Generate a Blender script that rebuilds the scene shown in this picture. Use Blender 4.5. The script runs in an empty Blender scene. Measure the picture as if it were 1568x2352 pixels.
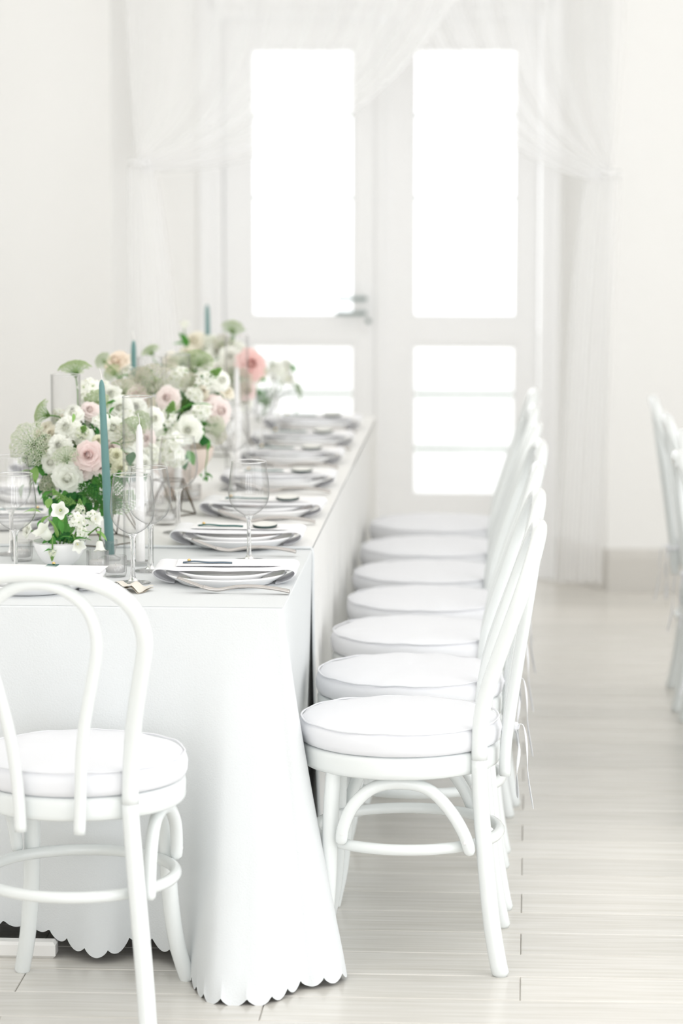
import bpy, math, random
from mathutils import Vector, Matrix, noise

# ------------------------------------------------------------------ camera, world, light, exposure
sc = bpy.context.scene
col = sc.collection
FPX = 7080.0                     # focal length in pixels of the 1568 x 2352 frame
CAM_Z = 1.749
PITCH, YAW = math.radians(7.58), math.radians(3.51)
cd = bpy.data.cameras.new('camera'); cam = bpy.data.objects.new('camera', cd); col.objects.link(cam)
cd.sensor_fit = 'VERTICAL'; cd.sensor_height = 36.0; cd.lens = FPX * 36.0 / 2352.0
cam.location = (0, 0, CAM_Z)
cam.rotation_euler = (math.pi / 2 - PITCH, 0, YAW)
cd.dof.use_dof = True; cd.dof.focus_distance = 6.42; cd.dof.aperture_fstop = 2.6
cd.clip_end = 200
sc.camera = cam

world = bpy.data.worlds.new('overcast'); sc.world = world; world.use_nodes = True
bg = world.node_tree.nodes['Background']
bg.inputs[0].default_value = (0.97, 0.985, 1.0, 1); bg.inputs[1].default_value = 2.0

def area_light(name, loc, target, sx, sy, power, color=(1, 1, 1)):
    l = bpy.data.lights.new(name, 'AREA'); l.shape = 'RECTANGLE'; l.size = sx; l.size_y = sy
    l.energy = power; l.color = color
    o = bpy.data.objects.new(name, l); col.objects.link(o)
    o.location = loc
    o.rotation_euler = (Vector(target) - Vector(loc)).to_track_quat('-Z', 'Y').to_euler()
    return o
# area lamps added behind the camera, assumed frontal light and highlights; no windows modelled
for wx in (-2.3, 0.0, 2.3):
    area_light('rear_fill_light', (wx, -2.6, 1.65), (wx * .5 - .4, 7, 0.9), 1.1, 2.1, 17, (0.97, 0.985, 1.0))
area_light('side_fill_light', (4.3, 5.0, 1.7), (-0.6, 7.5, 0.7), 4.0, 2.2, 30, (0.97, 0.985, 1.0))  # unseen area lamp added for soft shaping and chair highlights, not a known window

area_light('ceiling_fill_light', (0.1, 6.6, 2.80), (0.1, 6.6, 0), 5.6, 8.0, 62, (1.0, 0.995, 0.985))  # overhead lamp added to brighten tabletop and plates; the ceiling has no opening

vs = sc.view_settings
vs.view_transform = 'Standard'; vs.look = 'None'; vs.exposure = 0.14; vs.gamma = 1.0; vs.use_curve_mapping = False
sc.cycles.use_denoising = True
sc.cycles.max_bounces = 14; sc.cycles.diffuse_bounces = 9; sc.cycles.glossy_bounces = 5; sc.cycles.transparent_max_bounces = 24
sc.cycles.sample_clamp_indirect = 6.0

R = math.radians
rng = random.Random(7)

def at(px, py, Y):
    """point at world depth Y seen at a pixel of the photograph (measuring aid; every Y is a real depth)"""
    d = Vector(((px - 784) / FPX, -(py - 1176) / FPX, -1))
    d = cam.rotation_euler.to_matrix() @ d
    return Vector((0, 0, CAM_Z)) + d * (Y / d.y)

# ------------------------------------------------------------------ materials
M = {}
def principled(name, color, rough=0.5, metal=0.0, spec=0.5, bump=None, mix=None, trans=0.0, coat=0.0, sss=0.0):
    m = bpy.data.materials.new(name); m.use_nodes = True
    nt = m.node_tree; b = nt.nodes['Principled BSDF']
    b.inputs['Base Color'].default_value = (*color, 1)
    b.inputs['Roughness'].default_value = rough; b.inputs['Metallic'].default_value = metal
    b.inputs['Specular IOR Level'].default_value = spec
    b.inputs['Transmission Weight'].default_value = trans
    b.inputs['Coat Weight'].default_value = coat
    tc = nt.nodes.new('ShaderNodeTexCoord')
    if mix:      # (color2, scale, detail) colour variation
        n = nt.nodes.new('ShaderNodeTexNoise'); n.inputs['Scale'].default_value = mix[1]; n.inputs['Detail'].default_value = 3
        nt.links.new(tc.outputs['Object'], n.inputs['Vector'])
        r = nt.nodes.new('ShaderNodeMix'); r.data_type = 'RGBA'
        r.inputs['A'].default_value = (*color, 1); r.inputs['B'].default_value = (*mix[0], 1)
        nt.links.new(n.outputs['Fac'], r.inputs['Factor']); nt.links.new(r.outputs['Result'], b.inputs['Base Color'])
    if bump:     # (scale, strength, distance)
        n = nt.nodes.new('ShaderNodeTexNoise'); n.inputs['Scale'].default_value = bump[0]; n.inputs['Detail'].default_value = 4
        nt.links.new(tc.outputs['Object'], n.inputs['Vector'])
        bn = nt.nodes.new('ShaderNodeBump'); bn.inputs['Strength'].default_value = bump[1]; bn.inputs['Distance'].default_value = bump[2]
        nt.links.new(n.outputs['Fac'], bn.inputs['Height']); nt.links.new(bn.outputs['Normal'], b.inputs['Normal'])
    M[name] = m
    return m

# petals and leaves
def petal(name, c1, c2, scale=35, transl=0.28):
    m = bpy.data.materials.new(name); m.use_nodes = True; nt = m.node_tree
    b = nt.nodes['Principled BSDF']; b.inputs['Roughness'].default_value = 0.6; b.inputs['Specular IOR Level'].default_value = 0.25
    out = nt.nodes['Material Output']
    tc = nt.nodes.new('ShaderNodeTexCoord'); n = nt.nodes.new('ShaderNodeTexNoise'); n.inputs['Scale'].default_value = scale
    nt.links.new(tc.outputs['Object'], n.inputs['Vector'])
    r = nt.nodes.new('ShaderNodeMix'); r.data_type = 'RGBA'; r.inputs['A'].default_value = (*c1, 1); r.inputs['B'].default_value = (*c2, 1)
    nt.links.new(n.outputs['Fac'], r.inputs['Factor']); nt.links.new(r.outputs['Result'], b.inputs['Base Color'])
    t = nt.nodes.new('ShaderNodeBsdfTranslucent'); nt.links.new(r.outputs['Result'], t.inputs['Color'])
    mx = nt.nodes.new('ShaderNodeMixShader'); mx.inputs[0].default_value = transl
    nt.links.new(b.outputs[0], mx.inputs[1]); nt.links.new(t.outputs[0], mx.inputs[2]); nt.links.new(mx.outputs[0], out.inputs[0])
    M[name] = m
principled('wall_paint', (0.86, 0.855, 0.84), 0.8, bump=(60, 0.05, 0.002))
principled('trim_paint', (0.87, 0.87, 0.87), 0.4)
principled('baseboard_paint', (0.62, 0.60, 0.565), 0.45)
principled('ceiling_paint', (0.90, 0.90, 0.90), 0.9)
principled('chair_paint', (0.755, 0.78, 0.775), 0.16, spec=0.5, bump=(40, 0.04, 0.001))
principled('screw_metal', (0.75, 0.75, 0.75), 0.4)
principled('cushion_cotton', (0.765, 0.77, 0.795), 0.85, spec=0.15, bump=(30, 0.12, 0.004))
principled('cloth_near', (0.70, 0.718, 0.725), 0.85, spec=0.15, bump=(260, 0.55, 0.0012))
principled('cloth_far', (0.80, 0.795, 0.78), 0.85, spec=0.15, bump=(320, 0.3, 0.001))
principled('table_wood', (0.78, 0.77, 0.75), 0.5)
principled('porcelain', (0.90, 0.90, 0.905), 0.16, spec=0.55)
principled('bowl_rim', (0.35, 0.34, 0.33), 0.3)
petal('napkin_linen', (0.92, 0.92, 0.935), (0.90, 0.90, 0.92), 60, 0.12)
principled('beige_linen', (0.74, 0.70, 0.63), 0.9, spec=0.1, bump=(200, 0.2, 0.001))
principled('card_paper', (0.88, 0.87, 0.87), 0.6)
principled('ribbon_green', (0.012, 0.11, 0.10), 0.4)
principled('ribbon_slate', (0.10, 0.14, 0.18), 0.45)
principled('gold', (0.85, 0.58, 0.25), 0.25, metal=1.0)
principled('disc_face', (0.82, 0.81, 0.77), 0.5, mix=((0.72, 0.72, 0.68), 90, 2))
principled('disc_edge', (0.015, 0.04, 0.035), 0.4)
principled('silver', (0.50, 0.475, 0.455), 0.24, metal=1.0)
principled('handle_metal', (0.30, 0.36, 0.35), 0.3, metal=0.8)
principled('candle_green', (0.125, 0.255, 0.245), 0.42, spec=0.4)
principled('candle_white', (0.86, 0.85, 0.84), 0.45, spec=0.3)
principled('wick', (0.75, 0.73, 0.70), 0.8)
principled('wire_brown', (0.10, 0.075, 0.045), 0.5, metal=0.3)
principled('blush_ceramic', (0.74, 0.63, 0.56), 0.55)
principled('fence_wire', (0.16, 0.19, 0.15), 0.6)
petal('petal_white', (0.95, 0.95, 0.91), (0.92, 0.93, 0.86))
petal('petal_cream', (0.94, 0.90, 0.80), (0.92, 0.88, 0.77))
petal('petal_lemon', (0.86, 0.85, 0.66), (0.84, 0.84, 0.70))
petal('petal_blush', (0.90, 0.72, 0.71), (0.89, 0.79, 0.75))
petal('petal_peach', (0.93, 0.81, 0.69), (0.92, 0.85, 0.75))
petal('petal_pale_pink', (0.93, 0.82, 0.80), (0.92, 0.86, 0.83))
petal('petal_coral', (0.90, 0.60, 0.57), (0.90, 0.70, 0.66))
petal('lace_white', (0.80, 0.85, 0.66), (0.86, 0.87, 0.78), 120)
petal('lace_green', (0.45, 0.60, 0.27), (0.66, 0.74, 0.48), 120)
petal('lace_beige', (0.74, 0.70, 0.55), (0.84, 0.82, 0.74), 120)
petal('leaf_dark', (0.018, 0.115, 0.022), (0.04, 0.20, 0.045), 30, 0.25)
petal('leaf_mid', (0.075, 0.28, 0.05), (0.13, 0.36, 0.08), 30, 0.3)
petal('leaf_light', (0.25, 0.48, 0.12), (0.36, 0.56, 0.20), 30, 0.35)
petal('leaf_grey', (0.33, 0.42, 0.30), (0.45, 0.52, 0.40), 30, 0.3)
petal('stem_green', (0.12, 0.27, 0.06), (0.20, 0.36, 0.12), 30, 0.15)
petal('stem_brown', (0.12, 0.11, 0.05), (0.20, 0.20, 0.09), 30, 0.1)
principled('stamen', (0.75, 0.70, 0.22), 0.6)

def thin_glass(name, gloss=1.0, tint=0.985, edge=0.80, ior=1.5):
    m = bpy.data.materials.new(name); m.use_nodes = True; nt = m.node_tree; nt.nodes.clear()
    out = nt.nodes.new('ShaderNodeOutputMaterial')
    fw = nt.nodes.new('ShaderNodeLayerWeight'); fw.inputs['Blend'].default_value = 0.5      # Schlick reflectance, same on both faces
    pw = nt.nodes.new('ShaderNodeMath'); pw.operation = 'POWER'; pw.inputs[1].default_value = 4.5
    nt.links.new(fw.outputs['Facing'], pw.inputs[0])
    mu = nt.nodes.new('ShaderNodeMath'); mu.operation = 'MULTIPLY_ADD'; mu.use_clamp = True; mu.inputs[1].default_value = 0.9 * gloss; mu.inputs[2].default_value = 0.07 * gloss
    nt.links.new(pw.outputs[0], mu.inputs[0])
    mc = nt.nodes.new('ShaderNodeMix'); mc.data_type = 'RGBA'
    ep = nt.nodes.new('ShaderNodeMath'); ep.operation = 'POWER'; ep.inputs[1].default_value = 4.5     # longer path through the wall at grazing angles
    nt.links.new(fw.outputs['Facing'], ep.inputs[0]); nt.links.new(ep.outputs[0], mc.inputs['Factor'])
    mc.inputs['A'].default_value = (tint, tint, tint, 1); mc.inputs['B'].default_value = (edge, edge * 1.01, edge, 1)
    tr = nt.nodes.new('ShaderNodeBsdfTransparent'); nt.links.new(mc.outputs['Result'], tr.inputs[0])
    gl = nt.nodes.new('ShaderNodeBsdfGlossy'); gl.inputs['Roughness'].default_value = 0.02
    mx = nt.nodes.new('ShaderNodeMixShader'); nt.links.new(mu.outputs[0], mx.inputs[0])
    nt.links.new(tr.outputs[0], mx.inputs[1]); nt.links.new(gl.outputs[0], mx.inputs[2]); nt.links.new(mx.outputs[0], out.inputs[0])
    M[name] = m
thin_glass('glass_thin', 1.1, 0.99, 0.10)
thin_glass('glass_pane', 1.0, 0.99, 0.95)
thin_glass('glass_cylinder', 0.6, 0.995, 0.55)
thin_glass('glass_ribbed', 1.2, 0.96, 0.35)
principled('glass_solid', (1, 1, 1), 0.0, trans=1.0); M['glass_solid'].node_tree.nodes['Principled BSDF'].inputs['IOR'].default_value = 1.45

def sheer(name, density, color):
    m = bpy.data.materials.new(name); m.use_nodes = True; nt = m.node_tree; nt.nodes.clear()
    out = nt.nodes.new('ShaderNodeOutputMaterial')
    d = nt.nodes.new('ShaderNodeBsdfDiffuse'); d.inputs[0].default_value = (*color, 1)
    t = nt.nodes.new('ShaderNodeBsdfTranslucent'); t.inputs[0].default_value = (*color, 1)
    a = nt.nodes.new('ShaderNodeMixShader'); a.inputs[0].default_value = 0.5
    nt.links.new(d.outputs[0], a.inputs[1]); nt.links.new(t.outputs[0], a.inputs[2])
    tr = nt.nodes.new('ShaderNodeBsdfTransparent')
    mx = nt.nodes.new('ShaderNodeMixShader'); mx.inputs[0].default_value = density
    lw = nt.nodes.new('ShaderNodeLayerWeight'); lw.inputs['Blend'].default_value = 0.35     # a weave seen edge-on is denser
    ad = nt.nodes.new('ShaderNodeMath'); ad.operation = 'MULTIPLY_ADD'; ad.use_clamp = True
    ad.inputs[1].default_value = 0.16; ad.inputs[2].default_value = density
    nt.links.new(lw.outputs['Facing'], ad.inputs[0]); nt.links.new(ad.outputs[0], mx.inputs[0])
    nt.links.new(tr.outputs[0], mx.inputs[1]); nt.links.new(a.outputs[0], mx.inputs[2]); nt.links.new(mx.outputs[0], out.inputs[0])
    M[name] = m
sheer('sheer_voile', 0.46, (0.975, 0.975, 0.98))

# floor boards: pale washed wood with grain along the board, satin gloss
def floor_mat(name, tiled):
    m = bpy.data.materials.new(name); m.use_nodes = True; nt = m.node_tree; b = nt.nodes['Principled BSDF']
    tc = nt.nodes.new('ShaderNodeTexCoord'); mp = nt.nodes.new('ShaderNodeMapping')
    mp.inputs['Scale'].default_value = (2.5, 45, 20); oi = nt.nodes.new('ShaderNodeObjectInfo')
    ad = nt.nodes.new('ShaderNodeVectorMath'); ad.operation = 'ADD'
    mul = nt.nodes.new('ShaderNodeMath'); mul.operation = 'MULTIPLY'; mul.inputs[1].default_value = 37.0
    nt.links.new(oi.outputs['Random'], mul.inputs[0]); nt.links.new(mul.outputs[0], ad.inputs[1])
    nt.links.new(tc.outputs['Object'], ad.inputs[0]); nt.links.new(ad.outputs[0], mp.inputs['Vector'])
    n = nt.nodes.new('ShaderNodeTexNoise'); n.inputs['Scale'].default_value = 1.6; n.inputs['Detail'].default_value = 6
    nt.links.new(mp.outputs[0], n.inputs['Vector'])
    cr = nt.nodes.new('ShaderNodeValToRGB')
    cr.color_ramp.elements[0].position = 0.30; cr.color_ramp.elements[0].color = (0.615, 0.59, 0.54, 1)
    cr.color_ramp.elements[1].position = 0.72; cr.color_ramp.elements[1].color = (0.725, 0.705, 0.67, 1)
    nt.links.new(n.outputs['Fac'], cr.inputs[0])
    hs = nt.nodes.new('ShaderNodeHueSaturation')
    mr = nt.nodes.new('ShaderNodeMapRange'); mr.inputs['To Min'].default_value = 0.94; mr.inputs['To Max'].default_value = 1.05
    nt.links.new(oi.outputs['Random'], mr.inputs[0]); nt.links.new(mr.outputs[0], hs.inputs['Value'])
    nt.links.new(cr.outputs[0], hs.inputs['Color']); nt.links.new(hs.outputs[0], b.inputs['Base Color'])
    b.inputs['Roughness'].default_value = 0.23; b.inputs['Specular IOR Level'].default_value = 0.5
    bn = nt.nodes.new('ShaderNodeBump'); bn.inputs['Strength'].default_value = 0.12; bn.inputs['Distance'].default_value = 0.002
    nt.links.new(n.outputs['Fac'], bn.inputs['Height']); nt.links.new(bn.outputs[0], b.inputs['Normal'])
    M[name] = m
floor_mat('washed_oak', False)
principled('floor_joint', (0.50, 0.48, 0.44), 0.4)

# ------------------------------------------------------------------ mesh helpers
class G:
    """collects geometry for ONE mesh object"""
    def __init__(s): s.v, s.f, s.m = [], [], []
    def add(s, vs, fs, mi=0):
        o = len(s.v); s.v += [tuple(p) for p in vs]; s.f += [tuple(i + o for i in f) for f in fs]; s.m += [mi] * len(fs)
        return s
    def tf(s, mat):
        s.v = [tuple(mat @ Vector(p)) for p in s.v]; return s
    def join(s, g, mat=None, remap=None):
        vs = [mat @ Vector(p) for p in g.v] if mat else g.v
        o = len(s.v); s.v += [tuple(p) for p in vs]; s.f += [tuple(i + o for i in f) for f in g.f]
        s.m += [remap[i] if remap else i for i in g.m]; return s
    def mesh(s, name, mats, smooth=True):
        me = bpy.data.meshes.new(name); me.from_pydata(s.v, [], s.f)
        for m in mats: me.materials.append(M[m])
        if len(mats) > 1: me.polygons.foreach_set('material_index', s.m)
        me.polygons.foreach_set('use_smooth', [smooth] * len(me.polygons)); me.update()
        return me

def obj(name, g, mats, parent=None, loc=None, smooth=True, angle=None):
    if isinstance(mats, str): mats = [mats]
    me = g if isinstance(g, bpy.types.Mesh) else g.mesh(name, mats, smooth)
    if angle is not None: me.set_sharp_from_angle(angle=R(angle))
    o = bpy.data.objects.new(name, me); col.objects.link(o)
    if parent: o.parent = parent
    if loc is not None: o.location = loc
    return o
def thing(name, label, cat, loc=(0, 0, 0), rz=0.0, group=None):
    o = bpy.data.objects.new(name, None); col.objects.link(o); o.empty_display_size = 0.05
    o.location = loc; o.rotation_euler = (0, 0, rz)
    return tag(o, label, cat, group)
def tag(o, label=None, cat=None, group=None, kind=None):
    if label: o['label'] = label
    if cat: o['category'] = cat
    if group: o['group'] = group
    if kind: o['kind'] = kind
    return o
def copy_tree(o, parent=None):
    c = o.copy(); col.objects.link(c)
    c.parent = parent
    for ch in o.children: copy_tree(ch, c)
    return c

def box(x0, x1, y0, y1, z0, z1, bev=0.0):
    g = G()
    if bev <= 0:
        v = [(x, y, z) for z in (z0, z1) for y in (y0, y1) for x in (x0, x1)]
        g.add(v, [(0, 2, 3, 1), (4, 5, 7, 6), (0, 1, 5, 4), (2, 6, 7, 3), (0, 4, 6, 2), (1, 3, 7, 5)]); return g
    b = bev                                  # top-and-side chamfered box
    def ring(ix, iy, z): return [(x0 + ix, y0 + iy, z), (x1 - ix, y0 + iy, z), (x1 - ix, y1 - iy, z), (x0 + ix, y1 - iy, z)]
    rings = [ring(b, b, z0), ring(0, 0, z0 + b), ring(0, 0, z1 - b), ring(b, b, z1)]
    v = [p for r in rings for p in r]; f = [(3, 2, 1, 0), (12, 13, 14, 15)]
    for k in range(3):
        for i in range(4): f.append((k * 4 + i, k * 4 + (i + 1) % 4, k * 4 + 4 + (i + 1) % 4, k * 4 + 4 + i))
    return g.add(v, f)

def spline(pts, n):
    """Catmull-Rom through points of any dimension"""
    P = [tuple(p) for p in pts]; P = [P[0]] + P + [P[-1]]; out = []
    seg = len(P) - 3
    for k in range(n + 1):
        t = k / n * seg; i = min(int(t), seg - 1); t -= i
        a, b, c, d = P[i], P[i + 1], P[i + 2], P[i + 3]
        out.append(tuple(0.5 * (2 * b[j] + (c[j] - a[j]) * t + (2 * a[j] - 5 * b[j] + 4 * c[j] - d[j]) * t * t
                   + (3 * b[j] - a[j] - 3 * c[j] + d[j]) * t ** 3) for j in range(len(b))))
    return out

def tube(pts, rad, seg=10, closed=False, cap=True, flat=1.0):
    """tube along pts; rad number or list; flat squeezes along the second frame axis"""
    P = [Vector(p) for p in pts]; n = len(P)
    rs = rad if isinstance(rad, (list, tuple)) else [rad] * n
    g = G(); v = []
    T = []
    for i in range(n):
        a = P[(i - 1) % n] if (closed or i > 0) else P[i]; b = P[(i + 1) % n] if (closed or i < n - 1) else P[i]
        T.append((b - a).normalized())
    up = Vector((0, 0, 1)) if abs(T[0].z) < 0.9 else Vector((1, 0, 0))
    N = (up - T[0] * up.dot(T[0])).normalized()
    for i in range(n):
        N = (N - T[i] * N.dot(T[i])).normalized(); B = T[i].cross(N)
        for k in range(seg):
            a = 2 * math.pi * k / seg
            v.append(P[i] + (N * math.cos(a) * flat + B * math.sin(a)) * rs[i])
    f = []
    for i in range(n if closed else n - 1):
        j = (i + 1) % n
        for k in range(seg):
            f.append((i * seg + k, i * seg + (k + 1) % seg, j * seg + (k + 1) % seg, j * seg + k))
    if cap and not closed:
        f.append(tuple(reversed(range(seg)))); f.append(tuple(range((n - 1) * seg, n * seg)))
    return g.add(v, f)

def lathe(prof, seg=32, close_ends=True, fn=None):
    """revolve (r, z) points about Z; fn(angle, r, z) -> (r, z) may modulate"""
    v, f = [], []; n = len(prof)
    for (r, z) in prof:
        for k in range(seg):
            a = 2 * math.pi * k / seg
            rr, zz = fn(a, r, z) if fn else (r, z)
            v.append((rr * math.cos(a), rr * math.sin(a), zz))
    for i in range(n - 1):
        for k in range(seg): f.append((i * seg + k, i * seg + (k + 1) % seg, (i + 1) * seg + (k + 1) % seg, (i + 1) * seg + k))
    if close_ends:
        if prof[0][0] > 1e-6: f.append(tuple(reversed(range(seg))))
        if prof[-1][0] > 1e-6: f.append(tuple(range((n - 1) * seg, n * seg)))
    return G().add(v, f)

def grid(fn, nu, nv, wrap=False):
    v = [fn(i / nu, j / nv) for j in range(nv + 1) for i in range(nu + (0 if wrap else 1))]
    w = nu if wrap else nu + 1; f = []
    for j in range(nv):
        for i in range(nu):
            a = j * w + i; b = j * w + (i + 1) % w
            f.append((a, b, b + w, a + w))
    return G().add(v, f)

def aim(direction, loc=(0, 0, 0), spin=0.0, scale=1.0):
    """matrix turning local +Z to a direction"""
    q = Vector(direction).normalized().to_track_quat('Z', 'Y').to_matrix().to_4x4()
    return Matrix.Translation(Vector(loc)) @ q @ Matrix.Rotation(spin, 4, 'Z') @ Matrix.Scale(scale, 4)

# ------------------------------------------------------------------ the room
DOOR_Y = 11.29                   # inner face of the wall that holds the doors
WALL_Y = 11.02                   # the wall stands forward either side of the door recess
XL, XR = -3.2, 3.6               # side walls
CEIL = 2.85
def struct(name, g, mat, parent=None, **k):
    o = obj(name, g, mat, parent, **k)
    if not parent: o['kind'] = 'structure'
    return o
fl = struct('floor', box(XL, XR, -3.0, DOOR_Y + 0.14, -0.06, -0.0045), 'floor_joint', smooth=False)
PW, PL = 0.165, 1.0
plank_me = box(-PL / 2 + 0.0008, PL / 2 - 0.0008, -PW / 2 + 0.0018, PW / 2 - 0.0018, -0.012, 0.0, 0.0018).mesh('plank', ['washed_oak'], False)
row = 0
y = 5.06
while y < 11.45:
    off = 0.0 if row % 2 else 0.5
    for k in range(-3, 4):
        x = -0.01 + off + (k + 0.5) * PL
        if y < 6.2 and (x < -1.9 or x > 1.4): continue
        if x < -2.6 or x > 2.0: continue
        obj('plank', plank_me, 'washed_oak', fl, (x, y + PW / 2, 0.0))
    y += PW; row += 1
# the rest of the floor, never in view of the photograph: the same boards as relief
g = G()
y = 5.06 - PW; row = 1
while y > -3.0:
    off = 0.0 if row % 2 else 0.5
    for k in range(-4, 4):
        x = -0.01 + off + (k + 0.5) * PL
        if XL < x - .5 and x + .5 < XR: g.join(box(x - .4988, x + .4988, y + .0012, y + PW - .0012, -0.012, 0, 0.0012))
    y -= PW; row += 1
y = 5.06; row = 0
while y < 11.45:
    off = 0.0 if row % 2 else 0.5
    for k in range(-4, 4):
        x = -0.01 + off + (k + 0.5) * PL
        seen = not ((y < 6.2 and (x < -1.9 or x > 1.4)) or x < -2.6 or x > 2.0)
        x0, x1 = max(XL, x - .4988), min(XR, x + .4988)
        if not seen and x1 - x0 > 0.02 and x > XL - .4 and x < XR + .4: g.join(box(x0, x1, y + .0012, y + PW - .0012, -0.012, 0, 0.0012))
    y += PW; row += 1
o = obj('plank', g, 'washed_oak', fl, smooth=False); o['kind'] = 'stuff'

DL, DR = -1.167, 0.072           # door opening
DT = 2.09
NL, NR = -1.42, 0.115             # recess of the door wall
g = box(NL - 0.25, DL, DOOR_Y, DOOR_Y + 0.14, 0, CEIL); g.join(box(DR, NR + 0.35, DOOR_Y, DOOR_Y + 0.14, 0, CEIL)); g.join(box(DL, DR, DOOR_Y, DOOR_Y + 0.14, DT, CEIL))
struct('wall_door', g, 'wall_paint', smooth=False)
def splay(x0, x1):               # prism of wall from the recess edge to the forward wall
    return G().add([(x0, DOOR_Y, 0), (x1, WALL_Y, 0), (x1, DOOR_Y, 0), (x0, DOOR_Y, CEIL), (x1, WALL_Y, CEIL), (x1, DOOR_Y, CEIL)],
                   [(0, 1, 4, 3), (1, 2, 5, 4), (2, 0, 3, 5), (0, 2, 1), (3, 4, 5)])
g = box(XL, -1.50, WALL_Y, DOOR_Y + 0.14, 0, CEIL); g.join(splay(NL, -1.50))
struct('wall_left_of_doors', g, 'wall_paint', smooth=False)
g = box(0.28, XR, WALL_Y, DOOR_Y + 0.14, 0, CEIL); g.join(splay(NR, 0.28))
struct('wall_right_of_doors', g, 'wall_paint', smooth=False)
struct('wall_left', box(XL - 0.15, XL, -3, DOOR_Y + 0.14, 0, CEIL), 'wall_paint', smooth=False)
struct('wall_right', box(XR, XR + 0.15, 7.3, DOOR_Y + 0.14, 0, CEIL), 'wall_paint', smooth=False)
struct('ceiling', box(XL - 0.15, XR + 0.15, -3, DOOR_Y + 0.14, CEIL, CEIL + 0.12), 'ceiling_paint', smooth=False)
BH = 0.155
def board(name, p0, p1, ends=0.0):
    a, b = Vector(p0), Vector(p1); d = (b - a).normalized(); n = Vector((d.y, -d.x))
    prof = [(0, 0), (0.014, 0), (0.014, BH - 0.03), (0.010, BH - 0.018), (0.008, BH - 0.004), (0.004, BH), (0, BH)]
    v = [(p.x + n.x * t, p.y + n.y * t, z) for p in (a, b) for t, z in prof]; k = len(prof)
    f = [(i, (i + 1) % k, k + (i + 1) % k, k + i) for i in range(k)] + [tuple(reversed(range(k))), tuple(range(k, 2 * k))]
    return struct(name, G().add(v, f), 'baseboard_paint', smooth=False)
board('baseboard_right_of_doors', (0.28, WALL_Y), (XR, WALL_Y))
board('baseboard_right_splay', (NR, DOOR_Y), (0.28, WALL_Y))
board('baseboard_left_of_doors', (XL, WALL_Y), (-1.50, WALL_Y))
board('baseboard_left_splay', (-1.50, WALL_Y), (NL, DOOR_Y))
board('baseboard_door_side', (DR, DOOR_Y), (NR, DOOR_Y))
board('baseboard_left', (XL, 3.0), (XL, WALL_Y))

# door frame and the two glazed leaves
F0 = DOOR_Y - 0.012
g = box(DL, DL + 0.04, F0, DOOR_Y + 0.13, 0, DT, 0.003); g.join(box(DR - 0.04, DR, F0, DOOR_Y + 0.13, 0, DT, 0.003)); g.join(box(DL + 0.04, DR - 0.04, F0, DOOR_Y + 0.13, DT - 0.04, DT, 0.003))
struct('trim_1', g, 'trim_paint', smooth=False)
g = box(DL - 0.045, DL + 0.004, F0 - 0.008, DOOR_Y, 0, DT + 0.05, 0.003); g.join(box(DR - 0.004, DR + 0.028, F0 - 0.008, DOOR_Y, 0, DT + 0.05, 0.003)); g.join(box(DL, DR, F0 - 0.008, DOOR_Y, DT, DT + 0.05, 0.003))
struct('trim_2', g, 'trim_paint', smooth=False)
struct('trim_3', box(DL + 0.04, DR - 0.04, DOOR_Y, DOOR_Y + 0.13, 0.0, 0.02, 0.003), 'trim_paint', smooth=False)
YD0, YD1 = DOOR_Y + 0.012, DOOR_Y + 0.057
def leaf_door(name, x0, x1, p0, p1, handle):
    d = bpy.data.objects.new(name, None); col.objects.link(d); d['kind'] = 'structure'; d.location = ((x0 + x1) / 2, DOOR_Y, 0.02)
    def part(n, g, m, par=None, **k):
        if par is None: par = d
        g.tf(Matrix.Translation(-d.location)); return obj(n, g, m, par, **k)
    zb, zt = 0.022, DT - 0.043
    part('stile', box(x0, p0, YD0, YD1, zb, zt, 0.003), 'trim_paint', smooth=False)
    part('stile', box(p1, x1, YD0, YD1, zb, zt, 0.003), 'trim_paint', smooth=False)
    part('rail', box(p0, p1, YD0, YD1, zb, 0.305, 0.003), 'trim_paint', smooth=False)
    part('rail', box(p0, p1, YD0, YD1, 0.866, 0.962, 0.003), 'trim_paint', smooth=False)
    part('rail', box(p0, p1, YD0, YD1, 1.943, zt, 0.003), 'trim_paint', smooth=False)
    for (a, b) in ((0.305, 0.866), (0.962, 1.943)):
        part('pane', box(p0 - .004, p1 + .004, YD0 + .018, YD0 + .026, a - .004, b + .004), 'glass_pane', smooth=False)
        gb = G()
        for (u0, u1, w0, w1) in ((p0, p0 + .012, a, b), (p1 - .012, p1, a, b), (p0 + .012, p1 - .012, a, a + .012), (p0 + .012, p1 - .012, b - .012, b)):
            gb.join(box(u0, u1, YD0 + .004, YD0 + .018, w0, w1, .002))
        part('glazing_bead', gb, 'trim_paint', smooth=False)
    for z in (1.40, 1.70):
        part('glazing_bar', box(p0, p1, YD0 + .017, YD0 + .027, z - .006, z + .006), 'handle_metal', smooth=False)
    if handle:
        xc = (p1 + x1) / 2 - 0.012
        h = part('handle_plate', box(xc - .018, xc + .018, YD0 - .008, YD0, 0.915, 1.075, .003), 'trim_paint', smooth=False)
        part('lever', tube(spline([(xc, YD0 - .005, 1.035), (xc, YD0 - .045, 1.035), (xc - .03, YD0 - .052, 1.035), (xc - .10, YD0 - .05, 1.037)], 14), .0075, 10), 'handle_metal', h)
        part('lever', tube(spline([(xc, YD0 - .005, 0.982), (xc, YD0 - .045, 0.982), (xc - .03, YD0 - .052, 0.982), (xc - .105, YD0 - .05, 0.982)], 14), .0075, 10), 'handle_metal', h)
        part('lock_cylinder', lathe([(.0, 0), (.010, 0), (.010, .008), (0, .009)], 16).tf(Matrix.Translation((xc + .012, YD0 - .001, 0.951)) @ Matrix.Rotation(R(90), 4, 'X')), 'handle_metal', h)
    return d
leaf_door('door_1', -1.124, -0.546, -1.028, -0.643, True)
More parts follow.
